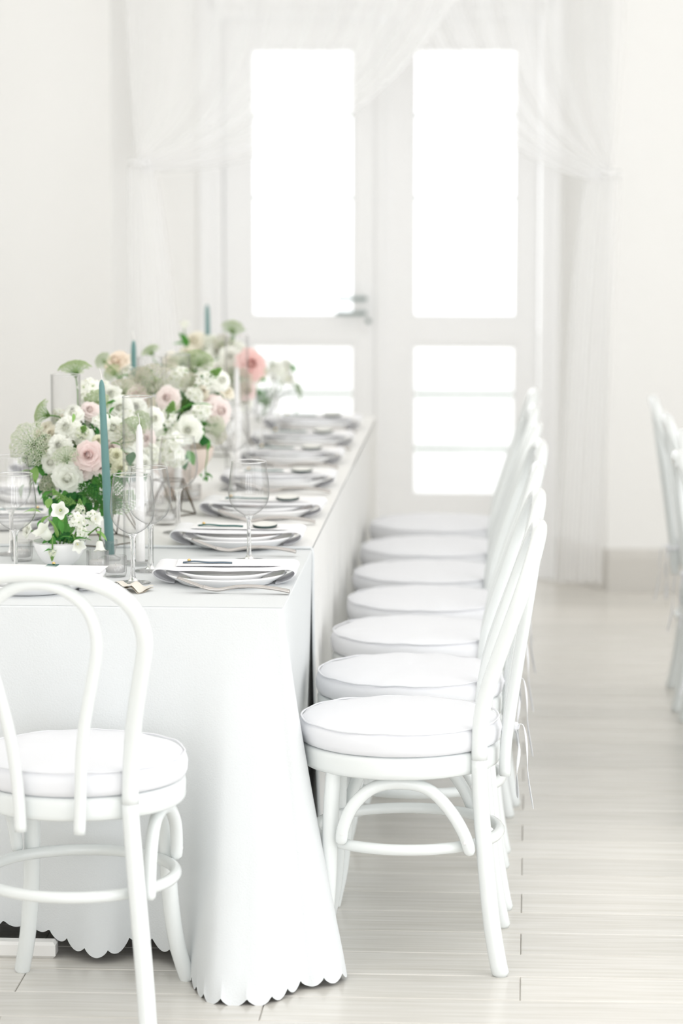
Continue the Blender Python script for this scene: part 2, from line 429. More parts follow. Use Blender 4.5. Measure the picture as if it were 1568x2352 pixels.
leaf_door('door_2', -0.538, 0.029, -0.435, -0.049, False)
struct('trim_4', box(-0.563, -0.538, YD0 - 0.014, YD0 - 0.0005, 0.03, DT - 0.05, 0.003), 'trim_paint', smooth=False)

# outdoors: terrace and a wire fence seen faintly through the glass
principled('terrace_stone', (0.80, 0.80, 0.78), 0.9)
struct('floor_terrace', box(-12, 12, DOOR_Y + 0.14, 24, -0.10, -0.02), 'terrace_stone', smooth=False)
fe = thing('wire_fence', 'thin wire fence with posts outside beyond the glass doors', 'fence', (0, 14.0, -0.02))
for z in (0.19, 0.44):
    obj('wire', tube([(-3.0, 0.05, z), (1.8, -0.05, z + 0.015)], 0.011, 6), 'fence_wire', fe)
    g = G()
    for k in range(40): g.join(lathe([(0, -.008), (.016, 0), (0, .014)], 6).tf(Matrix.Translation((-2.9 + k * .118, .048 - k * .0025, z + k * .00037))))
    o = obj('knot', g, 'fence_wire', fe); o['kind'] = 'stuff'
for x in (-3.0, 1.8): obj('post', box(x - .03, x + .03, -.03 + (.05 if x < 0 else -.05), .03 + (.05 if x < 0 else -.05), 0, .62, .004), 'fence_wire', fe, smooth=False)

# ------------------------------------------------------------------ sheer curtains
CY = 10.83                       # curtain plane
def cpx(px, py): p = at(px, py, CY); return (p.x, p.z)
def swag(name, label, top0, top1, tie, ctl, yoff, seed, tail):
    """curtain panel gathered from a wide top to a tie-back, then a free tail below it"""
    t = thing(name, label, 'curtain', (tie[0], CY + yoff, 0), 0, 'sheer curtains over the doors')
    r = random.Random(seed)
    ph = [r.uniform(0, 6.28) for _ in range(6)]
    ztop = 2.62
    def fn(u, v):
        x0 = top0 + (top1 - top0) * u
        e = v ** 0.95
        tx = tie[0] + (0.018 if top1 > top0 else -0.018) * (u - 0.3); tz = tie[1] + 0.02 - 0.055 * u
        mx, mz = (x0 + tx) / 2, (ztop + tz) / 2
        k = u ** 0.9
        # outer strands fall straight and turn in near the tie
        ox, oz = x0 * 0.85 + tx * 0.15, tz + (ztop - tz) * 0.30
        cx, cz = ox + (ctl[0] - ox) * k, oz + (ctl[1] - oz) * k
        x = (1 - e) ** 2 * x0 + 2 * e * (1 - e) * cx + e * e * tx
        z = (1 - e) ** 2 * ztop + 2 * e * (1 - e) * cz + e * e * tz
        amp = 0.034 * (1 - v) ** 0.5 + 0.012
        yy = amp * (math.sin(u * 2 * math.pi * 7.4 + ph[0]) * 0.6 + math.sin(u * 2 * math.pi * 4.1 + ph[1] + v * 1.4) * 0.5)
        return (x - tie[0], yy - 0.05 * math.sin(math.pi * v) * u, z)
    obj('swag', grid(fn, 150, 44), 'sheer_voile', t)
    def fh(u, v):
        p = fn(.972 + .028 * u, v); return (p[0], p[1] - .004, p[2])
    obj('hem', grid(fh, 4, 60), 'sheer_voile', t)
    def fb(u, v):
        w = tail(v)
        x = w[0] + (w[1] - w[0]) * u
        z = tie[1] + 0.01 - (tie[1] + 0.01 - 0.055) * v
        a = 0.008 + 0.013 * min(1, v * 2)
        yy = a * (math.sin(u * 2 * math.pi * 5 + ph[2]) * .7 + math.sin(u * 2 * math.pi * 2.6 + ph[3] + v) * .5)
        return (x - tie[0], yy, z)
    obj('tail', grid(fb, 60, 40), 'sheer_voile', t)
    bt = []
    for k in range(24):
        a = 2 * math.pi * k / 24; bt.append((0.030 * math.cos(a), 0.034 * math.sin(a), tie[1] - 0.002))
    obj('tie_band', tube(bt, 0.007, 8, closed=True), 'trim_paint', t)
    hx = 0.05 if top1 < top0 else -0.05
    hook = tube(spline([(hx * 1.0, (WALL_Y - CY - yoff) if abs(tie[0]) > 5 else 0.0, tie[1] + .01), (hx * .6, 0.0, tie[1])], 6), 0.005, 8)
    return t
tieL, tieR = cpx(322, 372), cpx(1402, 398)
def tailL(v): return (cpx(297, 0)[0], cpx(350 + 62 * min(1, v * 2.2) ** 0.7, 0)[0])
def tailR(v): return (cpx(1356 - 72 * v ** 0.6, 0)[0], cpx(1430 - 34 * v, 0)[0])
swag('sheer_curtain', 'sheer white curtain panel swept to the left tie-back', cpx(288, 0)[0], cpx(1190, 0)[0], tieL, cpx(985, 402), -0.06, 1, tailL)
swag('sheer_curtain', 'sheer white curtain panel swept to the right tie-back', cpx(1444, 0)[0], cpx(700, 0)[0], tieR, cpx(990, 366), 0.03, 2, tailR)
rod = thing('curtain_rod', 'white rod above the glass doors carrying the sheer curtains', 'curtain rod', (0, CY - 0.01, 2.63))
obj('rod', tube([(-1.55, 0, 0), (0.43, 0, 0)], 0.013, 12), 'trim_paint', rod)
for x in (-1.55, 0.43):
    obj('finial', lathe([(0, -.025), (.02, -.012), (.024, 0), (.02, .012), (0, .025)], 14).tf(Matrix.Translation((x, 0, 0)) @ Matrix.Rotation(R(90), 4, 'Y')), 'trim_paint', rod)
    obj('bracket', box(x - .01 + (.12 if x < 0 else -.12), x + .01 + (.12 if x < 0 else -.12), 0, WALL_Y - CY + 0.01 + 0.26, -.012, .012), 'trim_paint', rod, smooth=False)

# ------------------------------------------------------------------ table and cloths
TX0, TX1, TY0, TY1, TZ = -1.41, -0.497, 6.136, 9.93, 0.735
tb = thing('banquet_table', 'long banquet table standing under the white cloths', 'table', ((TX0 + TX1) / 2, (TY0 + TY1) / 2, 0))
TM = Matrix.Translation((-(TX0 + TX1) / 2, -(TY0 + TY1) / 2, 0))
obj('tabletop', box(TX0 + .006, TX1 - .006, TY0 + .006, TY1 - .006, TZ - .034, TZ - .004, .004).tf(TM), 'table_wood', tb, smooth=False)
for yy in (6.45, 7.7, 8.2, 9.45):
    for xx in (-1.25, -0.70):
        obj('leg', box(xx - .02, xx + .02, yy - .02, yy + .02, 0.03, TZ - .034, .003).tf(TM), 'table_wood', tb, smooth=False)
    obj('foot_bar', box(-1.34, -0.66, yy - .02, yy + .02, 0.0, 0.03, .004).tf(TM), 'table_wood', tb, smooth=False)
obj('foot_bar', box(-1.40, -0.965, 6.12, 6.16, 0.0, 0.034, .006).tf(TM), 'table_wood', tb, smooth=False)

def cloth_strip(ctrl, n, nv, zt, hem_z, scallop, power=1.25, bow=None):
    """ctrl: list of (Tx, Ty, Hx, Hy, Hz); ruled from the table edge to the hem with rounded lip"""
    P = spline(ctrl, n)
    for _ in range(14):      # soft folds
        P = [P[0]] + [tuple((a[j] + 2 * b[j] + c[j]) / 4 for j in range(5)) for a, b, c in zip(P, P[1:], P[2:])] + [P[-1]]
    L = [0.0]
    for a, b in zip(P, P[1:]): L.append(L[-1] + math.hypot(b[2] - a[2], b[3] - a[3]))
    def fn(u, v):
        i = round(u * n); tx, ty, hx, hy, hz = P[i]
        s = L[i]
        v = 1 - (1 - v) ** 1.6                      # closer rows towards the hem
        edge = max(0.0, (v - 0.95) / 0.05)
        drop = scallop * (abs(math.sin(math.pi * s / 0.052)) ** 0.7 - 0.5) * edge
        e = v ** power
        x = tx + (hx - tx) * e; y = ty + (hy - ty) * v ** (power + .45)
        z = zt + (hz - zt) * v - drop
        return (x, y, z)
    return grid(fn, n, nv)
hc = [  # table-edge point, hem point, hem height
 (-1.413, 8.6, -1.43, 8.6, .03), (-1.413, 7.4, -1.44, 7.4, .03), (-1.413, 6.5, -1.43, 6.5, .03), (-1.413, 6.25, -1.47, 6.20, .02), (-1.413, 6.136, -1.56, 6.06, .01), (-1.39, 6.133, -1.46, 5.92, .01),
 (-1.32, 6.133, -1.34, 6.05, .03), (-1.21, 6.133, -1.22, 6.16, .05), (-1.10, 6.133, -1.10, 6.185, .055), (-1.03, 6.133, -1.03, 6.185, .055), (-0.97, 6.133, -0.965, 6.15, .040), (-0.90, 6.133, -0.895, 6.095, .022), (-0.85, 6.133, -0.845, 6.095, .022), (-0.80, 6.133, -0.795, 6.135, .045),
 (-0.745, 6.133, -0.735, 6.10, .030), (-0.69, 6.133, -0.688, 6.03, .016), (-0.645, 6.133, -0.654, 5.91, .008), (-0.615, 6.133, -0.622, 5.835, .006),
 (-0.595, 6.133, -0.590, 5.815, .006), (-0.572, 6.133, -0.545, 5.815, .006), (-0.550, 6.133, -0.500, 5.825, .008), (-0.530, 6.133, -0.462, 5.885, .012), (-0.512, 6.133, -0.440, 5.93, .014), (-0.501, 6.134, -0.412, 5.935, .014), (-0.495, 6.141, -0.375, 5.965, .014), (-0.494, 6.155, -0.357, 6.01, .014),
 (-0.494, 6.18, -0.375, 6.055, .014), (-0.494, 6.23, -0.43, 6.13, .014), (-0.494, 6.31, -0.485, 6.26, .02), (-0.494, 6.46, -0.515, 6.46, .02), (-0.494, 6.70, -0.505, 6.70, .02), (-0.494, 7.0, -0.52, 7.0, .02), (-0.494, 7.6, -0.52, 7.6, .02), (-0.494, 8.6, -0.52, 8.6, .02)]
cl = thing('tablecloth', 'white textured tablecloth with scalloped hem over the near end of the table', 'tablecloth', ((TX0 + TX1) / 2, TY0, 0))
CM = Matrix.Translation((-(TX0 + TX1) / 2, -TY0, 0))
g = cloth_strip(hc, 560, 26, TZ - 0.004, 0, 0.016)
# rounded lip and flat top
lip = G()
P = spline(hc, 560)
cxm = (TX0 + TX1) / 2
rows = []
for (ins, z) in ((0.0, TZ - .004), (.0015, TZ - .0015), (.004, TZ)):
    rows.append([(p[0] + (ins if p[0] < cxm else -ins), min(max(p[1], TY0 - .003 + ins), 9.9), z) for p in P])
n = len(P)
lip.add([q for r_ in rows for q in r_], [(j * n + i, j * n + i + 1, (j + 1) * n + i + 1, (j + 1) * n + i) for j in range(2) for i in range(n - 1)])
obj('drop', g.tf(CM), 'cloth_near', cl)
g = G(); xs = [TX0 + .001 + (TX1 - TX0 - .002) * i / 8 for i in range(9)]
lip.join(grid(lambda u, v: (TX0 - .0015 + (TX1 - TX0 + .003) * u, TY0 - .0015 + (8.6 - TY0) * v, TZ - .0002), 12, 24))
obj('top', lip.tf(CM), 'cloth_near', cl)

# second cloth laid over the rest of the table, its near edge crossing the table
c2 = thing('tablecloth', 'long white tablecloth with rippled side over the far part of the table', 'tablecloth', ((TX0 + TX1) / 2, 8.2, 0))
CM2 = Matrix.Translation((-(TX0 + TX1) / 2, -8.2, 0))
Y2 = 6.955; Z2 = TZ + 0.004
def side2(u, v):
    y = Y2 + (TY1 + .004 - Y2) * u; s = y - Y2
    rp = 0.028 * math.sin(s * 2 * math.pi / 0.235 + 0.4 + .8 * math.sin(s * 2.2)) + 0.010 * math.sin(s * 2 * math.pi / 0.13 + 1.0)
    e = v ** 1.1
    flare = 0.035 * math.exp(-((s - 0.10) / 0.09) ** 2)
    z = Z2 - .004 + (0.02 - Z2) * v - 0.006 * (abs(math.sin(math.pi * s / .052)) ** .7) * (v > .98)
    return (TX1 + .004 + e * (rp * (.35 + .65 * e) - .010 + flare), y, z)
g = grid(side2, 300, 22)
def sideL(u, v):
    p = side2(u, v); return (TX0 + TX1 - p[0], p[1], p[2])
g.join(grid(sideL, 120, 10))
g.join(grid(lambda u, v: (TX0 + (TX1 - TX0) * u, TY1 + .005 + .02 * v * math.sin(u * 22), Z2 - .004 - (Z2 - .03) * v), 60, 10))
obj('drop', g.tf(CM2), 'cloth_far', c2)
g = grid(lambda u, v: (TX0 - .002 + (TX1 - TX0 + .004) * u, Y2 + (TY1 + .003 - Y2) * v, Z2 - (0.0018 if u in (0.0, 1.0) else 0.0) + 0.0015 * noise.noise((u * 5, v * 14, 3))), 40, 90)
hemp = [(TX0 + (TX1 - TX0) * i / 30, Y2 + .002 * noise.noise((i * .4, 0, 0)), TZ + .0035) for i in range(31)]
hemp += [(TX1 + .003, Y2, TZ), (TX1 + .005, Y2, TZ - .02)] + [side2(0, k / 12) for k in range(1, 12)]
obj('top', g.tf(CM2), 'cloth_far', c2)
obj('hem', tube(hemp, .0036, 6).tf(CM2), 'cloth_near', c2)

# ------------------------------------------------------------------ bentwood chairs
def back_y(z):                   # lean of the back, legs kick out behind
    P = [(-.06, -.225), (0, -.212), (.10, -.193), (.26, -.177), (.38, -.167), (.49, -.166), (.55, -.172), (.64, -.200), (.73, -.231), (.82, -.262), (.90, -.288), (1.0, -.32)]
    for (a, b), (c, d) in zip(P, P[1:]):
        if a <= z <= c:
            t = (z - a) / (c - a); return b + (d - b) * (t)
    return -.2
def smooth_pts(pts, k=2):
    for _ in range(k):
        pts = [pts[0]] + [tuple((a[j] + 2 * b[j] + c[j]) / 4 for j in range(3)) for a, b, c in zip(pts, pts[1:], pts[2:])] + [pts[-1]]
    return pts
def cushion_geo(seed):
    rr, z0, z1 = .208, .448, .500
    prof = [(0, z0)] + [(rr * .5, z0), (rr - .012, z0), (rr - .003, z0 + .004), (rr, z0 + .014), (rr + .001, z0 + .028), (rr - .002, z0 + .040), (rr - .009, z0 + .0475), (rr - .02, z1), (rr - .045, z1 + .003), (rr - .08, z1 + .005), (rr - .12, z1 + .006), (rr - .17, z1 + .007), (0.0005, z1 + .007)]
    def fn(a, r, z):
        x, y = r * math.cos(a), r * math.sin(a)
        w = noise.noise((x * 9 + seed, y * 22, seed * 1.7)) * .0035 + noise.noise((x * 30 + seed, y * 14, 5)) * .0012
        side = noise.noise((math.cos(a) * 3 + seed, math.sin(a) * 3, z * 60)) * .004 if r > rr - .03 else 0
        zz = z + (w + (side * .5) if z > z0 + .03 else side * .35 if r > rr - .03 else 0)
        return (r + side * .6 if r > .1 else r), zz
    return lathe(prof, 72, True, fn)
def make_chair():
    t = thing('bentwood_chair', 'chair', 'chair')
    half = [(.186, 0), (.173, .12), (.158, .26), (.144, .40), (.143, .47), (.150, .56), (.168, .65), (.185, .72), (.193, .765), (.184, .812), (.152, .853), (.10, .876), (.045, .886), (0, .888)]
    H = spline([(w, z) for w, z in half], 60)
    H = [(w, back_y(z), z) for w, z in H]
    H = smooth_pts(H, 3)
    path = H + [(-a, b, c) for a, b, c in reversed(H[:-1])]
    def rad(z): return .0178 - .0022 * min(1, max(0, (z - .05) / .7))
    cut = next(i for i, p in enumerate(H) if p[2] > .43)
    leg = H[:cut + 1]
    for s in (1, -1):
        pp = [(a * s, b, c) for a, b, c in leg]
        r_ = [rad(p[2]) for p in pp]; r_[0] *= .82
        obj('rear_leg', tube([(pp[0][0], pp[0][1], .0)] + [(pp[0][0] * 1.0, pp[0][1], .006)] + pp[1:], [r_[0], r_[1]] + r_[1:], 14), 'chair_paint', t)
    hp = path[cut:len(path) - cut]
    obj('back_hoop', tube(hp, [rad(p[2]) for p in hp], 14), 'chair_paint', t)
    inner = [(.057, .385), (.060, .45), (.068, .56), (.088, .66), (.105, .735), (.105, .785), (.088, .828), (.052, .857), (.02, .867), (0, .868)]
    I = spline(inner, 40)
    iy = lambda z: -.2175 - .062 * max(0, (z - .44) / .43) ** 1.05
    I = smooth_pts([(w, iy(z), z) for w, z in I], 2)
    ip = I + [(-a, b, c) for a, b, c in reversed(I[:-1])]
    obj('inner_hoop', tube(ip, .0118, 12), 'chair_paint', t)
    # seat frame
    prof = [(0, .415), (.165, .415), (.170, .404), (.198, .402), (.2045, .406), (.206, .414), (.206, .438), (.204, .445), (.198, .4475), (.17, .4475), (0, .446)]
    obj('seat', lathe(prof, 64, False), 'chair_paint', t)
    # front legs: straight, then curving out to the foot
    for s in (1, -1):
        lp = spline([(.132 * s, .128, .412), (.137 * s, .133, .34), (.140 * s, .136, .25), (.145 * s, .140, .16), (.155 * s, .148, .08), (.168 * s, .160, .02), (.173 * s, .164, .0)], 24)
        rr = [.0158 + .0012 * math.sin(math.pi * k / 24) for k in range(25)]; rr[-1] *= .85
        obj('front_leg', tube(lp, rr, 14), 'chair_paint', t)
    rp = [(.188 * math.cos(2 * math.pi * k / 56), -.016 + .190 * math.sin(2 * math.pi * k / 56), .257) for k in range(56)]
    obj('stretcher_ring', tube(rp, .0118, 10, closed=True), 'chair_paint', t)
    for s in (1, -1):
        bp = spline([(.163 * s, .112, .262), (.166 * s, .106, .30), (.168 * s, .085, .345), (.166 * s, .045, .380), (.165 * s, -.01, .3895), (.165 * s, -.065, .377), (.168 * s, -.108, .335), (.172 * s, -.138, .285), (.175 * s, -.150, .245)], 34)
        rr = [.0128] * 35
        rr[0] = .008; rr[-1] = .007; rr[1] = .0122; rr[-2] = .0115
        b = obj('side_brace', tube(bp, rr, 12), 'chair_paint', t)
        for (x, yy, z) in ((.1755 * s, .109, .285), (.184 * s, -.139, .272)):
            obj('screw', lathe([(0, -.002), (.0042, -.002), (.0042, .0012), (.0028, .0022), (0, .0014)], 10).tf(Matrix.Translation((x, yy, z)) @ Matrix.Rotation(R(90 * s), 4, 'Y')), 'screw_metal', b)
    c = obj('cushion', cushion_geo(1), 'cushion_cotton', t); c['label'] = 'round white cotton seat cushion'
    pp = []
    for k in range(90):
        a = 2 * math.pi * k / 90; w = noise.noise((math.cos(a) * 4, math.sin(a) * 4, 2.2))
        pp.append((.2035 * math.cos(a) + .001 * w, .2035 * math.sin(a), .4965 + .0035 * w))
    obj('piping', tube(pp, .0022, 6, closed=True), 'cushion_cotton', c)
    # ties knotted round the inner hoop
    for s in (1,):
        x, yy, z = .060 * s, -.2175, .462
        gg = G()
        lp = [(x + .0145 * math.cos(a), yy + .0145 * math.sin(a), z + .002 * math.sin(2 * a)) for a in [2 * math.pi * i / 20 for i in range(20)]]
        gg.join(tube(lp, .005, 6, closed=True))
        gg.join(tube([(x, yy + .013, z), (x * .98, -.203, z - .008)], .005, 6))
        gg.join(lathe([(0, -.010), (.009, -.004), (.010, .003), (.006, .009), (0, .011)], 8).tf(Matrix.Translation((x, yy - .019, z))))
        def ribbon(pts, w):
            Q = spline(pts, 16); v = []
            for i, p in enumerate(Q):
                tw = .35 * math.sin(i * .5 + s)
                dx, dy = w * math.cos(tw), w * math.sin(tw)
                v += [(p[0] - dx, p[1] - dy - .0006, p[2]), (p[0] + dx, p[1] + dy - .0006, p[2]), (p[0] + dx, p[1] + dy + .0006, p[2]), (p[0] - dx, p[1] - dy + .0006, p[2])]
            f = [(4 * i + j, 4 * i + (j + 1) % 4, 4 * i + 4 + (j + 1) % 4, 4 * i + 4 + j) for i in range(16) for j in range(4)]
            gg.add(v, f)
        ribbon([(x, yy - .018, z), (x + .004 * s, yy - .028, z - .045), (x - .003 * s, yy - .024, z - .10), (x + .003 * s, yy - .026, z - .152)], .0085)
        ribbon([(x, yy - .020, z + .002), (x - .012 * s, yy - .036, z + .006), (x - .020 * s, yy - .044, z - .035), (x - .022 * s, yy - .047, z - .10), (x - .035 * s, yy - .058, z - .165)], .0045)
        obj('tie', gg, 'cushion_cotton', c, angle=40)
    return t
chair0 = make_chair()
cush_meshes = [chair0.children[[c.name.split('.')[0] for c in chair0.children].index('cushion')].data] + [cushion_geo(s).mesh('cushion', ['cushion_cotton']) for s in (2.3, 4.1, 7.7)]
used = [False]
def place_chair(x, y, rz, label, group, ci=0):
    t = chair0 if not used[0] else copy_tree(chair0); used[0] = True
    t.location = (x, y, 0); t.rotation_euler = (0, 0, rz); t['label'] = label; t['group'] = group
    for c in t.children:
        if c.name.startswith('cushion'): c.data = cush_meshes[ci % 4]
    return t
# chairs along the right side face -X: local +Y -> world -X
row_y = [6.24, 6.75, 7.272, 7.749, 8.199, 8.677, 9.173]
row_x = [.004, .004, .004, .012, .002, -.004, -.004]
row_a = [0, 1.5, -1, 3, -2, 1, 0]
names = ['nearest the camera', 'second from the near end', 'third from the near end', 'fourth from the near end', 'fifth from the near end', 'sixth from the near end', 'at the far end']
for i in range(7):
    place_chair(-.266 + row_x[i], row_y[i], R(90 + row_a[i]), 'white bentwood chair along the table side, ' + names[i] + ' of the row', 'chairs along the table', i)
fg = place_chair(-.868, 5.845, R(-7), 'white bentwood chair in the left foreground seen from behind at the table head', 'chairs along the table', 1)
for c in fg.children:
    if c.name.startswith('cushion'):
        for k in list(c.children):
            if k.name.startswith('tie'): bpy.data.objects.remove(k)
rn = ['nearest of the few cut by the right edge', 'second nearest of those cut by the right edge', 'second farthest of those cut by the right edge', 'farthest of those by the right edge']
for i, (x, y) in enumerate(((.362, 7.562), (.391, 8.023), (.372, 8.478), (.356, 8.987))):
    place_chair(x + .288, y, R(-90 + (3, -2, 1, 0)[i]), 'white bentwood chair facing right, ' + rn[i], 'chairs by the right edge', i + 2)

# ------------------------------------------------------------------ tableware
ZT = Z2 + .0015                  # top of the second cloth (a hair above it)
def plate_geo(r, h, foot):
    prof = [(0, .0015), (foot * .9, .0015), (foot * .94, 0), (foot, 0), (foot * 1.03, .003), ((foot + r) * .5 - .003, h * .42), (r * .975, h * .86), (r, h), (r * .985, h + .002), (r * .95, h * .98), ((foot + r) * .49, h * .66), (foot * .96, .0080), (0, .0065)]
    return lathe(prof, 56, False).mesh('plate', ['porcelain'])
dinner_me = plate_geo(.130, .020, .100); salad_me = plate_geo(.104, .016, .078)
def napkin_mesh(seed):
    P = [(.107, .0030), (.118, .0042), (.138, .012), (.1475, .021), (.149, .0275), (.142, .0325), (.126, .0335), (.10, .0315), (.05, .0305), (0, .0300)]
    half = spline(P, 26); path = half + [(-a, b) for a, b in reversed(half[:-1])]
    n = len(path); g = G()
    def surf(u, v, d):
        i = round(u * (n - 1)); x, z = path[i]
        a = path[max(i - 1, 0)]; b = path[min(i + 1, n - 1)]; tx, tz = b[0] - a[0], b[1] - a[1]; L = math.hypot(tx, tz)
        nx, nz = tz / L, -tx / L
        low = max(0, 1 - z / .022)
        yy = (v - .5) * (.135 - .05 * low * (u < .5) - .035 * low * (u > .5)) + .016 + .004 * math.sin(u * 7 + seed)
        wv = .0012 * noise.noise((x * 20, yy * 30, seed))
        return (x + nx * (d + wv), yy, z + nz * (d + wv))
    g.join(grid(lambda u, v: surf(u, v, .0), n - 1, 8)); g.join(grid(lambda u, v: surf(u, v, .0030), n - 1, 8))
    w = n; o2 = len(g.v) // 2
    for i in range(n - 1):
        g.f.append((i, i + 1, i + 1 + o2, i + o2)); g.m.append(0)
        a = 8 * w + i; g.f.append((a, a + 1, a + 1 + o2, a + o2)); g.m.append(0)
    return g.mesh('napkin', ['napkin_linen'])
napkin_me = [napkin_mesh(s) for s in (0.3, 1.7, 3.1)]
def fork_geo():
    g = G()
    P = spline([(.118, .0035), (.095, .008), (.05, .0125), (.01, .0115), (-.02, .006), (-.035, .0045), (-.052, .007), (-.062, .010)], 30)
    W = spline([(.0088,), (.0085,), (.0062,), (.0042,), (.0036,), (.006,), (.0105,), (.0112,)], 30)
    v = []
    for (x, z), (w,) in zip(P, W):
        for (a, b) in ((-1, 0), (-.75, .0050), (0, .0064), (.75, .0050), (1, 0), (.7, -.0012), (0, -.0016), (-.7, -.0012)): v.append((x, w * a, z + b))
    n = len(P)
    f = [(8 * i + j, 8 * i + (j + 1) % 8, 8 * i + 8 + (j + 1) % 8, 8 * i + 8 + j) for i in range(n - 1) for j in range(8)] + [tuple(reversed(range(8))), tuple(range(8 * n - 8, 8 * n))]
    g.add(v, f)
    for k in range(4):
        y0 = (-1.5 + k) * .0058
        g.join(tube(spline([(-.060, y0, .0100), (-.085, y0, .019), (-.118, y0 * .95, .031)], 8), [.0019] * 6 + [.0016, .0013, .0006], 6))
    return g.mesh('fork', ['silver'])
def knife_geo():
    g = G()
    g.join(tube([(.115, 0, .004), (.06, 0, .0045), (.0, 0, .004)], [.0075, .0065, .005], 10, flat=.5))
    g.join(box(-.115, .0, -.008, .008, .003, .0045, .0005)); return g.mesh('knife', ['silver'])
def spoon_geo():
    g = G()
    g.join(tube(spline([(.11, 0, .004), (.05, 0, .010), (0, 0, .009), (-.045, 0, .005)], 20), [.0075 - .004 * min(1, i / 12) for i in range(21)], 8, flat=.4))
    def f(u, v):
        a = 2 * math.pi * u; r_ = v; x = -.078 + .036 * r_ * math.cos(a); y = .022 * r_ * math.sin(a); return (x, y, .004 + .009 * r_ * r_)
    g.join(grid(f, 24, 6)); return g.mesh('spoon', ['silver'])
fork_me, knife_me, spoon_me = fork_geo(), knife_geo(), spoon_geo()
card_me = box(-.118, .118, -.046, .046, 0, .0016, .0003).mesh('card', ['card_paper'], False)
def ribbon_geo(mat):
    Q = spline([(-.105, .004, .0022), (-.08, .000, .0048), (-.05, -.001, .0030), (-.02, .002, .0028), (0, -.001, .0022)], 20)
    v = []
    for (x, y, z) in Q: v += [(x, y - .0055, z), (x, y + .0055, z), (x, y + .0055, z + .0022), (x, y - .0055, z + .0022)]
    f = [(4 * i + j, 4 * i + (j + 1) % 4, 4 * i + 4 + (j + 1) % 4, 4 * i + 4 + j) for i in range(20) for j in range(4)] + [(3, 2, 1, 0), (80, 81, 82, 83)]
    return G().add(v, f).mesh('ribbon', [mat])
rib_me = {'g': ribbon_geo('ribbon_green'), 's': ribbon_geo('ribbon_slate')}
bead_me = lathe([(0, -.0035), (.003, -.002), (.0042, 0), (.003, .002), (0, .0035)], 10).mesh('bead', ['gold'])
g = lathe([(0, 0), (.028, 0), (.0285, .001), (.0285, .0048), (.028, .0054)], 40, False)
for i in range(len(g.m)): g.m[i] = 1
g.join(lathe([(.028, .0054), (.012, .0056), (0, .0056)], 40, False), None, {0: 0}); disc_me = g.mesh('disc', ['disc_face', 'disc_edge'])

ordn = ['nearest', 'second', 'third', 'fourth', 'fifth', 'sixth', 'farthest']
def setting(x, y, zt, where, side, rz=0.0, disc=True, rib='g', full=True, dx=0.0, k=0):
    """one place setting; the diner sits at +X of it (side=1) or at -X (side=-1)"""
    base = Matrix.Translation((x, y, zt)) @ Matrix.Rotation(rz + (0 if side > 0 else math.pi), 4, 'Z')
    def put(name, me, m, label, cat, group):
        o = bpy.data.objects.new(name, me); col.objects.link(o); o.matrix_world = base @ m
        return tag(o, label, cat, group)
    T = Matrix.Translation
    put('dinner_plate', dinner_me, T((0, 0, .0005)), 'white dinner plate under the folded napkin at the ' + where, 'plate', 'dinner plates')
    put('salad_plate', salad_me, T((0, 0, .0095)), 'small white plate stacked on the dinner plate at the ' + where, 'plate', 'salad plates')
    put('napkin', napkin_me[k % 3], T((0, 0, 0)), 'folded white linen napkin wrapped over the plates at the ' + where, 'napkin', 'napkins')
    c = put('menu_card', card_me, T((.012 + dx, 0.026, .0362)) @ Matrix.Rotation(R((2, -3, 1)[k % 3]), 4, 'Z'), 'white menu card with dark ribbon on the napkin at the ' + where, 'card', 'menu cards')
    r_ = obj('ribbon', rib_me[rib], [], c); r_.location = (0, -.018, 0)
    b = obj('bead', bead_me, [], c); b.location = (-.092, -.014, .008)
    if disc: put('name_disc', disc_me, T((.062, .004, .0408)) @ Matrix.Rotation(R(5), 4, 'X'), 'round dark-edged name disc on the menu card at the ' + where, 'name tag', 'name discs')
    if full:
        put('fork', fork_me, T((.028, -.158, .0004)) @ Matrix.Rotation(R(-4 + k % 3 * 2), 4, 'Z'), 'silver fork in front of the plates at the ' + where, 'fork', 'forks')
        put('table_knife', knife_me, T((.01, .166, .0004)), 'silver knife beyond the plates at the ' + where, 'knife', 'knives')
        put('spoon', spoon_me, T((.0, .196, .0004)) @ Matrix.Rotation(R(3), 4, 'Z'), 'silver spoon beyond the plates at the ' + where, 'spoon', 'spoons')
sy = [6.465, 7.0, 7.50, 8.08, 8.62, 9.06, 9.54]
sx = [-.643, -.668, -.655, -.663, -.675, -.672, -.676]
for i in range(7):
    w = ordn[i] + ' right-hand setting'
    setting(sx[i], sy[i], (TZ + .0006) if i == 0 else ZT, w, 1, R((1, 0, -1.5, 1, 0, 2, 0)[i]), disc=i not in (0,), rib='s' if i == 0 else 'g', k=i)
for i, yy in enumerate((7.28, 7.78, 8.3)):
    setting(-1.255, yy, ZT, ('nearest', 'middle', 'farthest')[i] + ' left-hand setting', -1, 0, disc=False, full=False, k=i)

# head of the table, behind the foreground chair
hz = TZ + .0006
hp_ = Matrix.Translation((-1.045, 6.345, hz)) @ Matrix.Rotation(R(-88), 4, 'Z')
for nm, me, m, lab, cat, grp in (
    ('dinner_plate', dinner_me, Matrix.Translation((0, 0, .0005)), 'white dinner plate behind the foreground chair at the table head', 'plate', 'dinner plates'),
    ('salad_plate', salad_me, Matrix.Translation((0, 0, .0095)), 'small white plate behind the foreground chair at the table head', 'plate', 'salad plates'),
    ('napkin', napkin_me[1], Matrix.Rotation(R(90), 4, 'Z'), 'folded white napkin behind the foreground chair at the table head', 'napkin', 'napkins')):
    o = bpy.data.objects.new(nm, me); col.objects.link(o); o.matrix_world = hp_ @ m; tag(o, lab, cat, grp)
o = bpy.data.objects.new('menu_card', card_me); col.objects.link(o); o.matrix_world = Matrix.Translation((-1.01, 6.385, hz + .0362)) @ Matrix.Rotation(R(-3), 4, 'Z')
